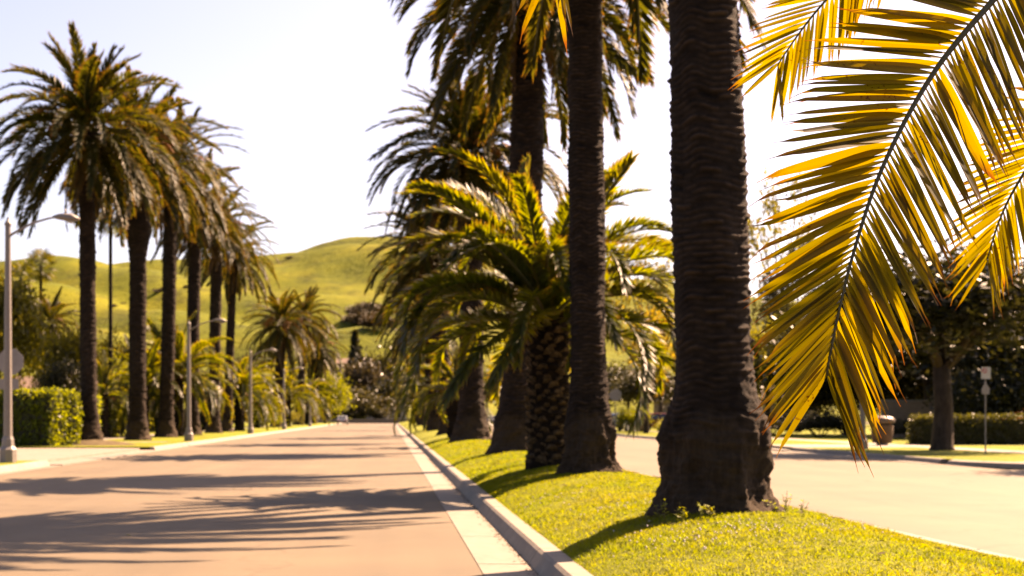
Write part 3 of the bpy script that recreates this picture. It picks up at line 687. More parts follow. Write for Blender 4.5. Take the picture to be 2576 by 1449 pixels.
def shrub(label, pos, rx, ry, h, mat, seed=1, kind='dense', group=None, name='shrub'):
    root = thing(name, label, 'shrub', pos, 0, group)
    mb = MB()
    for k in range(5): a = k * 1.256; mb.tube([(0, 0, -.1), (math.cos(a) * rx * .45, math.sin(a) * ry * .45, h * .6)], [.05, .02], 5)
    mb.build('stem', MAT['trunk_bark'], root)
    o = obj('foliage', CR[kind][seed % 3], root, (0, 0, h * .42), MAT[mat]); o.scale = (rx, ry, h * .56); o.rotation_euler = (0, 0, seed * 1.9)
    return root
def hedge_mesh(L, W, H, seed, dens=170, ls=.085, rnd=.12):
    g = np.random.default_rng(seed); area = [(L * H, 'f'), (L * H, 'b'), (W * H, 'l'), (W * H, 'r'), (L * W, 't')]
    Ps = []
    for a, s in area:
        k = int(a * dens); u, v = g.random(k), g.random(k); o_ = g.normal(0, .045, k)
        if s == 'f': q = np.stack([u * L, o_, v * H], 1)
        elif s == 'b': q = np.stack([u * L, W + o_, v * H], 1)
        elif s == 'l': q = np.stack([o_, u * W, v * H], 1)
        elif s == 'r': q = np.stack([L + o_, u * W, v * H], 1)
        else: q = np.stack([u * L, v * W, H + np.abs(o_) * 1.4], 1)
        Ps.append(q)
    P = np.concatenate(Ps); n = len(P)
    wob = np.array([mnoise.noise((float(p[0]) * 1.1 + seed, float(p[1]) * 1.1, float(p[2]) * 1.3)) for p in P])
    cen = np.array([L / 2, W / 2, H / 2]); P = P + (P - cen) / np.linalg.norm(P - cen, axis=1)[:, None] * wob[:, None] * rnd * 1.4
    A = g.normal(0, 1, (n, 3)); A /= np.linalg.norm(A, axis=1)[:, None]; B = np.cross(A, g.normal(0, 1, (n, 3))); B /= np.linalg.norm(B, axis=1)[:, None]
    s = ls * g.uniform(.6, 1.3, (n, 1))
    V = np.stack([P - A * s, P + B * s * .5, P + A * s, P - B * s * .5], axis=1).reshape(-1, 3)
    return mesh('foliage', V, np.arange(n * 4).reshape(n, 4), [MAT['foliage_hedge']])
def hedge(label, x0, y0, L, W, H, mat, seed, rz=0, dens=170, ls=.085, cat='hedge'):
    root = thing('hedge', label, cat, (x0, y0, .12), rz)
    c = MB().box(.10, L - .10, .10, W - .10, -.05, H - .10).build('branch_core', MAT['foliage_dark'], root)
    obj('foliage', hedge_mesh(L, W, H, seed, dens, ls), root, None, MAT[mat])
    return root
# left gardens
hedge('tall clipped bright green hedge block behind the left lamp post', -20.19, 60.22, 7.0, 2.0, 2.25, 'foliage_hedge', 301, rz=R(-22))
hedge('narrow bright green hedge end beside the leftmost palm trunk', -13.95, 62.2, .65, 3.0, 2.1, 'foliage_hedge', 302)
p = gnd(45, 1120, .12); shrub('small round yellow-green shrub at foot of the left lamp post', (p.x, p.y, .12), .65, .6, 1.25, 'foliage_hedge', 2)
hedge('low dark hedge between the first and second left palms', -21.2, 80.0, 5.6, 1.4, 1.5, 'foliage_mid', 303, dens=90, ls=.11)
hedge('low clipped hedge behind the left verge young palms', -20.0, 112.0, 4.5, 1.2, 1.3, 'foliage_hedge', 304, dens=70, ls=.12)
for (lb, dx, dyt, Y, rad, mt, kd, sd) in [
    ('large glossy-leaved tree behind the clipped hedge at left edge', -5, 660, 76, 2.6, 'foliage_mid', 'dense', 1),
    ('dark rounded tree between clipped hedge and leftmost palm', 165, 905, 70, 1.5, 'foliage_dark', 'dense', 2),
    ('yellow-green bushy tree left of the leftmost palm trunk', 165, 800, 88, 2.2, 'foliage_yellow', 'dense', 3),
    ('golden feathery tree between first and second left palms', 285, 800, 98, 2.6, 'foliage_yellow', 'loose', 4),
    ('bright yellow-green tree low behind second left palm', 300, 880, 92, 2.2, 'foliage_lime', 'loose', 5),
    ('olive tree behind third and fourth left palms', 470, 905, 125, 3.6, 'foliage_olive', 'dense', 6),
    ('yellow-green tree behind the left verge young palms', 385, 870, 112, 2.6, 'foliage_lime', 'dense', 7),
    ('pale green tree behind the lamp right of the six palms', 660, 930, 172, 4.0, 'foliage_lime', 'dense', 8),
    ('mid green tree low behind the fifth left palm', 545, 960, 140, 3.2, 'foliage_mid', 'dense', 9)]:
    p = at(dx, 1048, Y); H = at(dx, dyt, Y).z
    tree(lb, (p.x, Y, .1), H, rad, mt, kd, sd, r=.13, cz=.55, group='garden trees on the left')
for i, (dx, Y, rx, h, mt) in enumerate([(10, 66, 1.3, 3.4, 'foliage_mid'), (225, 84, 1.6, 2.4, 'foliage_mid'), (318, 90, 1.5, 2.2, 'foliage_hedge'), (420, 112, 2.0, 2.6, 'foliage_dark'), (505, 118, 2.0, 1.8, 'foliage_dark'), (640, 150, 3.0, 2.2, 'foliage_hedge'), (690, 190, 3.2, 2.6, 'foliage_mid')]):
    p = at(dx, 1048, Y)
    shrub(['green shrub at left edge above the clipped hedge', 'leafy shrub just right of the leftmost palm foot', 'bright shrub just left of the swollen-necked palm foot', 'dark shrub behind third left palm foot', 'low dark shrub behind fourth left palm foot', 'bright low shrub behind the far left lamp', 'green shrub under the far left palm clump'][i], (p.x, Y, .1), rx, rx, h, mt, i + 3, group='garden shrubs on the left')
for i, (dx, Y, sc_, lb) in enumerate([(258, 80, .8, 'small young palm right of the leftmost palm trunk'), (520, 128, 1.2, 'young palm between fourth and fifth left palm trunks'), (648, 150, 1.2, 'young palm under the third street lamp'), (765, 232, 1.3, 'distant young palm left of the lime green tree')]):
    p = at(dx, 1048, Y); young_palm(lb, p.x, Y, .12, 2.6, .34, 90 + i, n=26, scale=sc_)
# soil at the foot of the leftmost palm
g_ = MB(); g_.lathe([(1.9, 0), (1.4, .10), (.7, .2), (.05, .24)], 22); struct(g_.build('soil_mound', MAT['soil'], None, (-12.6, 60.6, .13)))

# right side gardens
p = gnd(2370, 1132, .15); tree('dark shade tree with stout trunk on the right verge', (p.x, p.y, .14), 7.2, 4.6, 'foliage_dark', 'dense', 12, r=.36, cz=.66, rz=3.2)
tree('dark tree overhanging the corner street beyond right edge', (22.0, 37.6, .14), 8.6, 2.9, 'foliage_dark', 'dense', 13, r=.25, cz=.72, rz=2.0)
hb = gnd(2283, 1117, .15)
hedge('boxy dark hedge with sunlit top behind the right shade tree', hb.x, hb.y - 1.6, 4.7, 1.7, 1.22, 'foliage_box', 305, dens=300, ls=.06)
p = at(2560, 1048, 62); hedge('low bright green hedge at right edge', p.x, 61.5, 4, 1.4, .75, 'foliage_hedge', 306, dens=150)
p = at(2560, 1048, 66); shrub('rust red rounded shrub at right edge behind hedges', (p.x, 66, .14), 1.0, 1.0, 1.35, 'foliage_red', 5)
for (lb, dx, dyt, Y, rad, mt, kd, sd, cz) in [
    ('tall airy gum tree showing right of the nearest trunk', 1960, 330, 130, 6.0, 'foliage_mid', 'sparse', 14, .58),
    ('tall airy gum tree between slender and nearest trunks', 1625, 555, 150, 5.5, 'foliage_mid', 'sparse', 15, .58),
    ('pale feathery tree low behind right fronds of young palm', 1660, 690, 118, 4.0, 'foliage_yellow', 'loose', 16, .5),
    ('olive tree half seen behind the big hanging frond', 2010, 560, 112, 4.6, 'foliage_olive', 'loose', 17, .5),
    ('big dark evergreen behind the right shade tree', 2330, 690, 84, 6.0, 'foliage_dark', 'dense', 18, .52),
    ('broad dark evergreen at right edge', 2580, 680, 78, 6.0, 'foliage_dark', 'dense', 19, .52),
    ('dark evergreen behind the hanging frond tip', 2130, 740, 92, 5.5, 'foliage_dark', 'dense', 20, .5),
    ('dark tree low beyond the right road by the round sign', 1580, 900, 135, 4.6, 'foliage_dark', 'dense', 21, .55),
    ('dark tree just right of nearest trunk beyond road', 1930, 800, 100, 3.2, 'foliage_mid', 'dense', 22, .5),
    ('small street tree with thick foot beyond right road', 1625, 925, 104, 2.8, 'foliage_dark', 'dense', 23, .62),
    ('dark tree beyond right road between kinked and thick trunks', 1225, 930, 230, 6.0, 'foliage_dark', 'far', 24, .55)]:
    p = at(dx, 1048, Y); H = at(dx, dyt, Y).z
    tree(lb, (p.x, Y, .1), H, rad, mt, kd, sd, r=.2, cz=cz, group='trees beyond the right road')
for i, (dx, Y, rx, h, mt, lb) in enumerate([(1690, 92, 1.2, 1.25, 'foliage_hedge', 'rounded clipped shrub left of the nearest trunk beyond road'), (1592, 112, 1.5, 2.3, 'foliage_lime', 'bright lime shrub beside the round sign post'),
        (1940, 92, 2.4, 1.6, 'foliage_dark', 'dark low shrub right of nearest trunk beyond road'), (2060, 84, 2.6, 1.5, 'foliage_dark', 'dark low shrub behind hanging frond tip'), (2490, 74, 3.4, 4.6, 'foliage_dark', 'tall dark shrub behind the boxy right hedge'), (2330, 90, 5.0, 6.5, 'foliage_dark', 'massive dark shrub rising behind the tan garden wall'), (2120, 96, 4.5, 5.5, 'foliage_dark', 'massive dark shrub behind the grey lamp post'), (2600, 84, 4.5, 6.5, 'foliage_dark', 'massive dark shrub at right edge behind rust shrub'), (2300, 76, 1.8, 1.2, 'foliage_dark', 'dark shrub against the tan garden wall')]):
    p = at(dx, 1048, Y); shrub(lb, (p.x, Y, .12), rx, rx * .8, h, mt, i + 2, group='garden shrubs on the right')

# end of the street and hillside
for (lb, dx, dyt, Y, rad, mt, kd, sd) in [
    ('bright lime green tree at end of left verge', 818, 915, 258, 4.6, 'foliage_lime', 'dense', 31),
    ('brownish rounded tree at end of street', 893, 965, 300, 5.5, 'foliage_olive', 'far', 32),
    ('dark brown tall tree behind the end of street', 905, 890, 360, 7.5, 'foliage_brown', 'far', 33),
    ('dark tall tree at end of street by the median palms', 955, 862, 380, 8.0, 'foliage_dark', 'far', 34),
    ('spreading dark tree low at end of street', 945, 985, 305, 6.0, 'foliage_dark', 'far', 35),
    ('dark low tree at end of street behind lime tree', 850, 1000, 310, 5.0, 'foliage_dark', 'far', 36),
    ('olive tree behind the lime tree', 845, 895, 400, 6.5, 'foliage_olive', 'far', 37),
    ('dark tree behind the median at street end', 1010, 930, 330, 7.0, 'foliage_dark', 'far', 38),
    ('dark tree far behind median palms', 1080, 900, 340, 9.0, 'foliage_dark', 'far', 39),
    ('dark tree behind the far left palm clump', 745, 905, 300, 7.0, 'foliage_mid', 'far', 40),
    ('olive tree left of the far left palm clump', 640, 880, 300, 8.0, 'foliage_olive', 'far', 41)]:
    p = at(dx, 1048, Y); H = at(dx, dyt, Y).z
    tree(lb, (p.x, Y, 0), H, rad, mt, kd, sd, r=.35, cz=.45, group='trees at the end of the street')
for i, (dx, rx, h, mt, lb) in enumerate([(838, 3.0, 3.4, 'foliage_dark', 'dark shrub left of the end wall'), (872, 3.2, 3.0, 'foliage_dark', 'dark shrub above the middle of end wall'), (905, 2.2, 2.4, 'foliage_lime', 'bright lime shrub at the end of street'), (930, 3.2, 4.2, 'foliage_dark', 'large dark shrub at end of street right'), (962, 3.0, 3.6, 'foliage_dark', 'dark shrub at the foot of the median end'), (815, 2.6, 2.6, 'foliage_mid', 'green shrub under the lime green tree')]):
    p = at(dx, 1048, 296); shrub(lb, (p.x, 296 + i % 3, 0), rx, rx * .7, h, mt, i, 'far', group='shrubs at the end of the street')
# conifer
p = at(893, 1048, 420); Hc = at(893, 832, 420).z
cf = thing('conifer', 'tall dark pointed conifer below the green hill', 'tree', (p.x, 420, 0)); MB().tube([(0, 0, 0), (0, 0, Hc)], [.5, .05], 8).build('trunk', MAT['trunk_bark'], cf)
g = np.random.default_rng(77); Vc = []; 
for k in range(1500):
    u = g.random() ** .8; tier = math.floor(u * 11) / 11; r_ = (1 - tier) * 5.6 * g.uniform(.2, 1); a = g.uniform(0, 6.283); z = Hc * (.16 + .84 * u) - r_ * .22
    p0 = np.array([r_ * math.cos(a), r_ * math.sin(a), z]); s1 = g.normal(0, .5, 3); s2 = g.normal(0, .32, 3); Vc += [p0 - s1, p0 + s2, p0 + s1, p0 - s2]
obj('crown', mesh('crown', Vc, np.arange(6000).reshape(-1, 4), [MAT['foliage_dark']]), cf)
oaks = [(885, 808, 9), (897, 797, 11), (912, 790, 11), (925, 788, 12), (940, 792, 12), (955, 798, 12), (903, 812, 10), (922, 812, 11), (942, 820, 11), (960, 825, 11)]
OAK = ['at its lower left end', 'second from its upper left end', 'third along its upper edge', 'at the middle of its upper edge', 'fifth along its upper edge', 'at its upper right end', 'leftmost of its lower edge', 'second of its lower edge', 'third of its lower edge', 'rightmost of its lower edge']
for i, (dx, dy, rad) in enumerate(oaks):
    p = on_hill(dx, dy + 8); tree('dark oak in the hillside grove, ' + OAK[i], (p.x, p.y, p.z - 1), rad * .95, rad * .8, 'foliage_brown', 'far', 50 + i, r=.5, cz=.40, group='oak grove on the hillside', name='oak_tree')
for i, (dx, dy, rad, lb) in enumerate([(727, 648, 7, 'lone dark bush on the hill skyline'), (950, 628, 6, 'small dark bush on right hill crest'), (395, 735, 8, 'dark hillside bush between second and third palms'), (412, 728, 7, 'dark hillside bush left of third palm trunk'), (285, 770, 7, 'dark hillside bush beside very thin palm trunk'), (312, 764, 6, 'small hillside bush left of second palm trunk'), (468, 722, 6, 'dark hillside bush behind fourth palm')]):
    p = on_hill(dx, dy + 4); sh = shrub(lb, (p.x, p.y, p.z - 1), rad * .6, rad * .45, rad * .55, 'foliage_brown', i, 'far')

# ------------------------------------------------------------------ houses, wall
def house(label, x, y, W, D, H, wallm, roofm, rz=0, z=0.1, roof_h=1.8, wins=3):
    root = thing('house', label, 'house', (x, y, z), rz)
    wall = MB().box(-W / 2, W / 2, 0, D, -.3, H).build('wall', MAT[wallm], root)
    e = .5; rf = MB()
    rf.add([(-W / 2 - e, -e, H), (W / 2 + e, -e, H), (W / 2 + e, D + e, H), (-W / 2 - e, D + e, H), (-W / 2 - e, D / 2, H + roof_h), (W / 2 + e, D / 2, H + roof_h),
            (-W / 2 - e, -e, H - .14), (W / 2 + e, -e, H - .14), (W / 2 + e, D + e, H - .14), (-W / 2 - e, D + e, H - .14)],
           [(0, 1, 5, 4), (2, 3, 4, 5), (3, 0, 4), (1, 2, 5), (6, 7, 1, 0), (7, 8, 2, 1), (8, 9, 3, 2), (9, 6, 0, 3), (9, 8, 7, 6)])
    rfo = rf.build('roof', MAT[roofm], root)
    MB().box(W * .25, W * .25 + .7, D * .55, D * .55 + .6, H + roof_h * .3, H + roof_h + .7).build('chimney', MAT[wallm], rfo)
    for k in range(wins):
        cx = -W / 2 + W * (k + .5) / wins
        if k == wins // 2 and wins > 1:
            d = MB().box(cx - .5, cx + .5, -.05, .03, -.1, 2.1).build('door', MAT['door_wood'], root); MB().box(cx + .34, cx + .40, -.10, -.052, .95, 1.1).build('handle', MAT['rim'], d); continue
        wn = MB().box(cx - .75, cx + .75, -.04, .03, .95, 2.15).build('window', MAT['window_glass'], root)
        f = MB(); f.box(cx - .83, cx + .83, -.08, -.002, .86, .95); f.box(cx - .83, cx + .83, -.08, -.002, 2.15, 2.24); f.box(cx - .83, cx - .75, -.08, -.002, .952, 2.148); f.box(cx + .75, cx + .83, -.08, -.002, .952, 2.148); f.box(cx - .03, cx + .03, -.07, -.042, .952, 2.148)
        f.build('frame', MAT['trim_white'], wn)
    return root
p = at(2230, 1048, 88); gw = thing('garden_wall', 'tan rendered garden wall in shade behind the litter bin', 'wall', (p.x, 80, .1))
MB().box(-3.0, 4.2, 0, .3, -.2, 2.1).build('wall_body', MAT['wall_tan'], gw); MB().box(-3.06, 4.26, -.05, .35, 2.1, 2.2).build('coping', MAT['concrete'], gw)
p = at(2440, 1048, 100); house('pale house glimpsed behind the right shade tree', p.x, 78.5, 9, 8, 2.9, 'wall_white', 'roof_tile')
p = at(1900, 1048, 140); house('tan house in the shade beyond the right road', p.x, 140, 14, 9, 3.0, 'wall_tan', 'roof_tile', rz=.2)
p = at(955, 1048, 312); house('white-walled house at the end of the street', p.x, 318, 12, 8, 3.2, 'wall_white', 'roof_grey')
p = at(868, 1048, 430); house('small pale house on the slope above street end', p.x, 440, 11, 8, 6.0, 'wall_white', 'roof_grey', z=7)
p = at(885, 1048, 460); house('tan house highest above the end of the street', p.x, 470, 10, 8, 5.0, 'wall_tan', 'roof_tile', z=14)
p = at(120, 1048, 118); house('garden house hidden behind the left hedge', p.x, 128, 14, 9, 3.2, 'wall_tan', 'roof_tile')
p = at(830, 1048, 300); ew = thing('boundary_wall', 'long tan boundary wall closing the end of street', 'wall', (p.x, 292, 0)); MB().box(-14, 38, 0, .3, -.2, .8).build('wall_body', MAT['wall_tan'], ew); MB().box(-14.05, 38.05, -.05, .35, .8, .88).build('coping', MAT['concrete'], ew)

# ------------------------------------------------------------------ street furniture
def street_lamp(label, x, y, H=6.2, z=.15, arm=1.6):
    root = thing('street_lamp', label, 'street lamp', (x, y, z), 0, 'street lamps on the left kerb')
    b = MB(); b.lathe([(.23, 0), (.23, .34), (.17, .42), (.155, .60), (.125, .68)], 8); b.build('base', MAT['pole_metal'], root)
    MB().lathe([(.118, .66), (.10, H * .5), (.075, H), (.095, H + .02), (.095, H + .08), (.04, H + .16), (.02, H + .24)], 8).build('pole', MAT['pole_metal'], root)
    pts = [(.05, 0, H - .25), (.30, 0, H - .10), (.65, 0, H + .08), (1.05, 0, H + .20), (arm - .35, 0, H + .24)]
    MB().tube(pts, [.035, .033, .03, .028, .026], 8).build('arm', MAT['pole_metal'], root, smooth=True)
    hd = MB(); hd.tube([(arm - .42, 0, H + .24), (arm - .25, 0, H + .25), (arm + .05, 0, H + .22), (arm + .28, 0, H + .18)], [.035, .085, .12, .03], 10); hd.tube([(arm - .1, 0, H + .32), (arm - .1, 0, H + .44)], [.03, .02], 6)
    h = hd.build('lamp_head', MAT['pole_metal'], root, smooth=True)
    MB().lathe([(.04, H + .075), (.09, H + .10), (.095, H + .125)], 12, c=(arm + .05, 0)).build('lens', MAT['lamp_glass'], h)
    return root
p = gnd(20, 1163, .15); street_lamp('nearest street lamp, tall pale pole at left edge', p.x, p.y)
street_lamp('second street lamp, between third and fourth tall left palms', -9.9, 70.0, 5.7)
street_lamp('third street lamp, by the young palm right of six palms', -9.9, 101.0, 5.7)
street_lamp('fourth street lamp, before the far left palm clump', -9.9, 133.0, 5.5)
street_lamp('farthest street lamp near the lime green tree', -9.9, 176.0, 5.5)
def octagon(r, y0, y1, cz, n=8):
    mb = MB(); P = [(r * math.cos(R(22.5) + 2 * math.pi * k / n), cz + r * math.sin(R(22.5) + 2 * math.pi * k / n)) for k in range(n)]
    return mb.prism(P, y0, y1)
p = gnd(27, 1158, .15)
ss = thing('traffic_sign', 'grey back of octagonal sign with plate, behind nearest lamp', 'sign', (p.x, p.y, .15))
MB().tube([(0, 0, -.2), (0, 0, 3.0)], [.03, .03], 8).build('post', MAT['pole_metal'], ss); zc = at(27, 910, p.y).z - .15
octagon(.385, -.042, -.034, zc).build('sign_plate', MAT['sign_back'], ss); MB().box(-.36, .23, -.041, -.033, zc - .76, zc - .47).build('small_plate', MAT['sign_back'], ss)
p = gnd(1548, 1090, .15); rs = thing('traffic_sign', 'grey back of rounded sign beyond the right road', 'sign', (p.x, p.y, .15))
MB().tube([(0, 0, -.2), (0, 0, 3.3)], [.035, .035], 8).build('post', MAT['pole_metal'], rs); octagon(.46, -.045, -.037, at(1548, 994, p.y).z - .15).build('sign_plate', MAT['sign_back'], rs)
# parking sign
p = gnd(2479, 1140, .15); ps = thing('parking_sign', 'small white and red parking sign on thin post at right', 'sign', (p.x, p.y, .15))
z1 = at(2478, 938, p.y).z - .15; MB().tube([(0, 0, -.2), (0, 0, z1 + .2)], [.026, .026], 8).build('post', MAT['pole_metal'], ps)
pl = MB().box(-.155, .155, -.036, -.030, z1 - .20, z1 + .19).build('sign_plate', MAT['sign_white'], ps)
rm = MB(); rm.tube([(-.045, -.039, z1 + .07), (-.045, -.0375, z1 + .07)], [.085, .085], 20); rm.build('red_mark', MAT['sign_red'], pl)
wm = MB(); wm.tube([(-.045, -.0415, z1 + .07), (-.045, -.0395, z1 + .07)], [.058, .058], 18); wm.build('white_disc', MAT['sign_white'], pl)
sb = MB(); sb.add([(-.10, -.0435, z1 + .115), (-.085, -.0435, z1 + .13), (.01, -.0435, z1 + .025), (-.005, -.0435, z1 + .01)], [(0, 1, 2, 3)]); sb.build('red_slash', MAT['sign_red'], pl)
lo = MB(); zz = z1 - .62; lo.add([(-.02, -.03, zz + .34), (.13, -.03, zz + .10), (.11, -.03, zz - .08), (-.12, -.03, zz - .08), (-.14, -.03, zz + .06), (-.02, -.022, zz + .34), (.13, -.022, zz + .10), (.11, -.022, zz - .08), (-.12, -.022, zz - .08), (-.14, -.022, zz + .06)], [(4, 3, 2, 1, 0), (5, 6, 7, 8, 9), (0, 1, 6, 5), (1, 2, 7, 6), (2, 3, 8, 7), (3, 4, 9, 8), (4, 0, 5, 9)])
lo.build('lower_plate', MAT['sign_back'], ps)
# lamp post beside the bin
p = gnd(2170, 1130, .15); lp = thing('lamp_post', 'grey lamp post foot beside the litter bin', 'lamp post', (p.x, p.y, .15))
MB().lathe([(.21, 0), (.20, .3), (.13, .42), (.12, .6)], 8).build('base', MAT['pole_metal'], lp); MB().lathe([(.11, .58), (.09, 4.0), (.08, 6.0), (.02, 6.1)], 8).build('pole', MAT['pole_metal'], lp)
MB().tube([(0, 0, 5.8), (-.5, 0, 6.1), (-1.3, 0, 6.25)], [.035, .03, .025], 8).build('arm', MAT['pole_metal'], lp); MB().tube([(-1.25, 0, 6.25), (-1.4, 0, 6.25), (-1.75, 0, 6.19)], [.04, .12, .04], 10).build('lamp_head', MAT['pole_metal'], lp)
# litter bin
p = gnd(2219, 1120, .15); lb = thing('litter_bin', 'brown pebbled litter bin with domed lid on right sidewalk', 'litter bin', (p.x, p.y, .154))
k = 61 / 57.0
MB().lathe([(.24, 0), (.24, .09)], 12).build('foot', MAT['pole_metal'], lb)
MB().lathe([(.36, .09), (.40, .12), (.44, .55), (.455, .82), (.44, .86)], 24).build('body', MAT['bin_pebble'], lb, smooth=True)
ld = MB().lathe([(.36, .86), (.38, .92), (.50, .94), (.52, 1.02), (.50, 1.10), (.40, 1.18), (.20, 1.22), (.02, 1.23)], 24).build('lid', MAT['bin_lid'], lb, smooth=True)

# ------------------------------------------------------------------ parked cars
def car(label, x, y, rz, paint, z=0.0, s=1.0):
    root = thing('parked_car', label, 'car', (x, y, z), rz, 'cars parked beyond the right road')
    prof = [(-2.15, .32), (-2.2, .62), (-2.1, .86), (-1.75, .95), (-1.25, 1.36), (-.6, 1.46), (.25, 1.44), (.95, 1.0), (1.75, .88), (2.12, .7), (2.18, .34)]
    n = len(prof); V = []
    for yy, k in ((-.86, 0), (-.78, 1), (.78, 1), (.86, 0)):
        for x_, z_ in prof:
            hi_ = z_ > .9; V.append((x_, yy * (.86 if hi_ and z_ > 1.2 else 1.0), z_ + (.03 if k and hi_ else 0)))
    F = [(r * n + i, r * n + i + 1, (r + 1) * n + i + 1, (r + 1) * n + i) for r in range(3) for i in range(n - 1)] + [tuple(range(n)), tuple(range(4 * n - 1, 3 * n - 1, -1)), (0, n, n - 1 + n, n - 1), (n, 2 * n, 3 * n - 1, 2 * n - 1), (2 * n, 3 * n, 4 * n - 1, 3 * n - 1)]
    obj('body', mesh('body', V, F, [MAT[paint]]), root)
    for yy in (-1, 1):
        q = .765 * yy; m_ = MB(); m_.add([(-1.2, q * 1.03, 1.0), (-.95, q * .99, 1.33), (-.35, q * .98, 1.38), (-.32, q * 1.04, 1.0)], [(0, 1, 2, 3)]); m_.add([(-.26, q * 1.04, 1.0), (-.28, q * .98, 1.38), (.2, q * .98, 1.36), (.72, q * 1.05, 1.0)], [(0, 1, 2, 3)])
        for v in range(len(m_.V)): m_.V[v] = (m_.V[v][0], yy * (.875 if m_.V[v][2] < 1.1 else .775), m_.V[v][2])
        m_.build('side_window', MAT['window_glass'], root)
        for xx in (-1.35, 1.35):
            w_ = MB(); w_.tube([(xx, yy * .72, .32), (xx, yy * .89, .32)], [.32, .32], 18); t_ = w_.build('wheel', MAT['tyre'], root)
            r_ = MB(); r_.tube([(xx, yy * .88, .32), (xx, yy * .90, .32)], [.2, .19], 14); r_.build('rim', MAT['rim'], t_)
        MB().box(-2.235, -2.10, yy * .60 - .16, yy * .60 + .16, .64, .82).build('tail_light', MAT['tail_red'], root)
        MB().box(2.05, 2.19, yy * .58 - .16, yy * .58 + .16, .60, .72).build('headlight', MAT['head_glass'], root)
    MB().add([(-1.86, -.62, .965), (-1.86, .62, .965), (-1.29, .56, 1.37), (-1.29, -.56, 1.37)], [(0, 1, 2, 3)]).build('rear_window', MAT['window_glass'], root)
    MB().add([(.36, -.60, 1.42), (.36, .60, 1.42), (.99, .68, 1.03), (.99, -.68, 1.03)], [(0, 1, 2, 3)]).build('windscreen', MAT['window_glass'], root)
    return root
p = at(1238, 1048, 200); car('dark car with red tail lights between two median trunks', 14.4, 200, R(90), 'paint_dark')
p = at(1578, 1048, 114); car('dark car parked by the round sign beyond right road', p.x, 116, R(60), 'paint_dark', .15)
p = at(1668, 1048, 112); car('dark red car parked in driveway beyond the right road', p.x, 113, R(5), 'paint_red', .15)
p = at(1553, 1048, 128); car('pale car half hidden behind the round sign post', p.x, 130, R(80), 'paint_silver', .15)
p = at(800, 1048, 250); car('small pale car at the far end of left verge', -8.0, 240, R(90), 'paint_silver')

# ------------------------------------------------------------------ grass blades, clover flowers, weeds, fallen leaves
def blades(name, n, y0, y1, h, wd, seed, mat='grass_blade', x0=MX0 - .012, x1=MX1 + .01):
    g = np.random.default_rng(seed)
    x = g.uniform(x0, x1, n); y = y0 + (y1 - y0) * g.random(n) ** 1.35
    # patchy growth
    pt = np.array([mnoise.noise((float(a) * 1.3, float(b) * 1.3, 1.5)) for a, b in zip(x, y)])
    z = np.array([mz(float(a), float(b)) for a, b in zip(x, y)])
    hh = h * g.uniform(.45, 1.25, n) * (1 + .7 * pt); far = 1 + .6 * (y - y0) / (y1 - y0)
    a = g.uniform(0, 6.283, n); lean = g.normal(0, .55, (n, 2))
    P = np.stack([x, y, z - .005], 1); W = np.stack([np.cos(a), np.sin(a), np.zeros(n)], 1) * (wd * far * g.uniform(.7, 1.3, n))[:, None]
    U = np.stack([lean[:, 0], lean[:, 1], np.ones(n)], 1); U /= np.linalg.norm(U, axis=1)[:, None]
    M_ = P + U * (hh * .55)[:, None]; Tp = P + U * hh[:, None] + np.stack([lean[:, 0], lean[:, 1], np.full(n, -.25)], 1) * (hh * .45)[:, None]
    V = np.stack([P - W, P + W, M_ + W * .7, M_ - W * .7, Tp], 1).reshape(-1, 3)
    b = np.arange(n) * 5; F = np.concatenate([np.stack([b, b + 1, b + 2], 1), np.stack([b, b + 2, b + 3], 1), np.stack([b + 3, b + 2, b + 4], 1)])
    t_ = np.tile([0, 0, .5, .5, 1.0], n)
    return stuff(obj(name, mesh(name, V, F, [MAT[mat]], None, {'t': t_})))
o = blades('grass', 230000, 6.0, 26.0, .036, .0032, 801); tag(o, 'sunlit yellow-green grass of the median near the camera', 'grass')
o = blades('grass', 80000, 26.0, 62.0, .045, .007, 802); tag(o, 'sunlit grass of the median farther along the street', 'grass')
# clover heads: small white balls near the camera
g = np.random.default_rng(9); mb = MB()
def head(p, r): 
    V = [p + Vector(v) * r for v in ((1, 0, 0), (0, 1, 0), (-1, 0, 0), (0, -1, 0), (0, 0, 1), (0, 0, -1))]
    mb.add(V, [(0, 1, 4), (1, 2, 4), (2, 3, 4), (3, 0, 4), (1, 0, 5), (2, 1, 5), (3, 2, 5), (0, 3, 5)])
for k in range(220):
    cx, cy = random.choice([(2.6, 11.0), (2.9, 11.6), (2.3, 11.4), (3.3, 11.3), (2.3, 14.5), (2.0, 17.5)]) ; x = g.normal(cx, .35); y = g.normal(cy, .45)
    if MX0 + .1 < x < MX1 - .1: head(Vector((x, y, mz(x, y) + g.uniform(.03, .06))), g.uniform(.006, .011))
tag(stuff(mb.build('clover_flowers', MAT['petal_white'])), 'tiny white clover heads scattered in the near grass', 'flowers')
# taller weeds at the foot of the nearest trunk and at the shadow's edge
def weed(label, x, y, h, seed):
    g = np.random.default_rng(seed); root = thing('weed', label, 'plant', (x, y, mz(x, y) - .01), 0, 'weeds around the nearest trunk'); mb = MB(); lf = MB()
    for s in range(4):
        q = Vector((g.normal(0, .05), g.normal(0, .05), h * g.uniform(.6, 1))); mb.tube([(g.normal(0, .02), g.normal(0, .02), 0), q * .6, q], [.003, .0025, .002], 4)
        for k in range(7):
            u = g.uniform(.15, 1); c_ = q * u; a = g.uniform(0, 6.28); d = Vector((math.cos(a), math.sin(a), .4)) * g.uniform(.025, .055); s_ = Vector((-d.y, d.x, 0)) * .35
            lf.add([c_, c_ + d * .5 + s_, c_ + d, c_ + d * .5 - s_], [(0, 1, 2, 3)])
    mb.build('stem', MAT['rachis'], root); lf.build('leaves', MAT['foliage_hedge'], root)
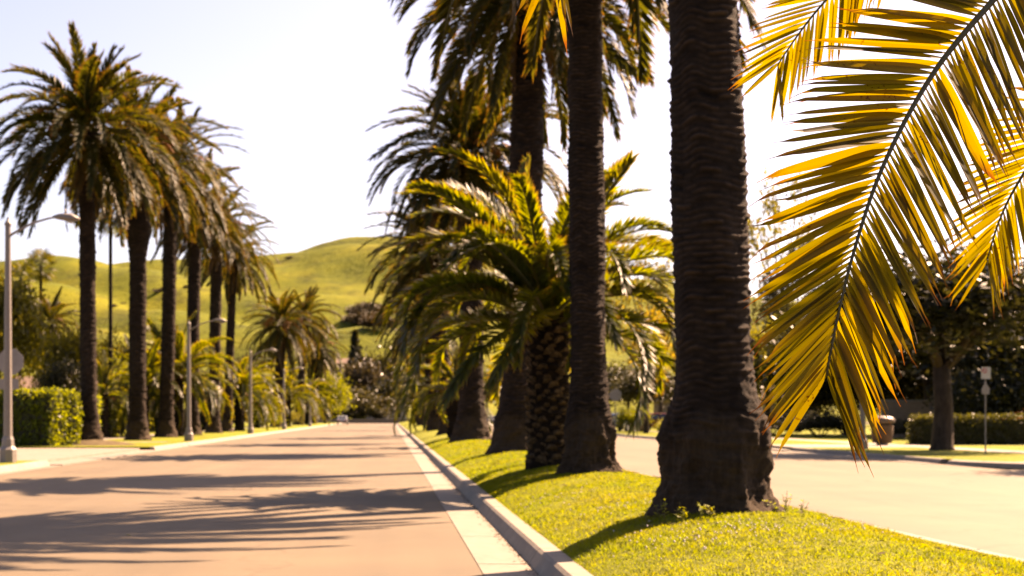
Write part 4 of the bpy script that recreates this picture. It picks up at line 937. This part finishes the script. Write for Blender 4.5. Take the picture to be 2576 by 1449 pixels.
for i, (x, y, h) in enumerate([(2.42, 12.55, .26), (2.55, 12.45, .2), (2.70, 12.4, .22), (2.27, 12.6, .2), (2.85, 12.5, .16), (3.55, 13.0, .2), (3.65, 13.1, .24), (3.75, 13.0, .16)]):
    weed('small leafy weed in grass at the nearest trunk foot, %s' % ['tallest at shadow edge', 'second at shadow edge', 'middle of shadow edge', 'leftmost at shadow edge', 'rightmost at shadow edge', 'left of three on lit side', 'middle of three on lit side', 'right of three on lit side'][i], x, y, h, 900 + i)
# yellow leaves fallen on the asphalt
FL = MB(); FL.add([(-.04, 0, .004), (0, .018, .012), (.05, 0, .006), (0, -.018, .010)], [(0, 1, 2, 3)]); fme = mesh('fallen_leaf', FL.V, FL.F, [MAT['weed_flower']])
for i, (dx, dy) in enumerate([(322, 1348), (454, 1230), (590, 1231), (630, 1230), (762, 1256), (100, 1230), (1016, 1236), (1050, 1240)]):
    p = gnd(dx, dy); o = obj('fallen_leaf', fme, None, (p.x, p.y, .002)); o.rotation_euler = (0, 0, i * 1.1)
    tag(o, 'tiny yellow fallen leaf on asphalt, ' + ['nearest, below the lowest long shadow', 'left of a close pair beside shadow', 'left one of pair in mid road', 'right one of pair in mid road', 'alone between two frond shadows', 'farthest left near the left kerb', 'left of two near the gutter', 'right of two near the gutter'][i], 'leaf', 'yellow leaves on the asphalt')

# dry bits: along the gutter, and scattered over the grass
def litter(name, label, n, pos, seed, size):
    g = np.random.default_rng(seed); mb = MB()
    for k in range(n):
        x, y, z = pos(g); a = g.uniform(0, 6.283); l = size * g.uniform(.5, 1.6); d = Vector((math.cos(a), math.sin(a), g.normal(0, .15))) * l; q = Vector((-d.y, d.x, 0)) * g.uniform(.15, .4); p = Vector((x, y, z + .006))
        mb.add([p - d, p + q + Vector((0, 0, l * .2)), p + d, p - q], [(0, 1, 2, 3)])
    return tag(stuff(mb.build(name, MAT['soil'])), label, 'litter')
litter('gutter_litter', 'dry brown bits lying in the gutter along the median kerb', 900, lambda g: (1.262 - abs(g.normal(0, .05)), g.uniform(9, 45), .004), 71, .018)
def _gp(g):
    x, y = g.uniform(MX0 + .1, MX1 - .2), g.uniform(9, 34); return x, y, mz(x, y) + .025
litter('grass_litter', 'dry brown leaf bits scattered over the median grass', 420, _gp, 72, .03)
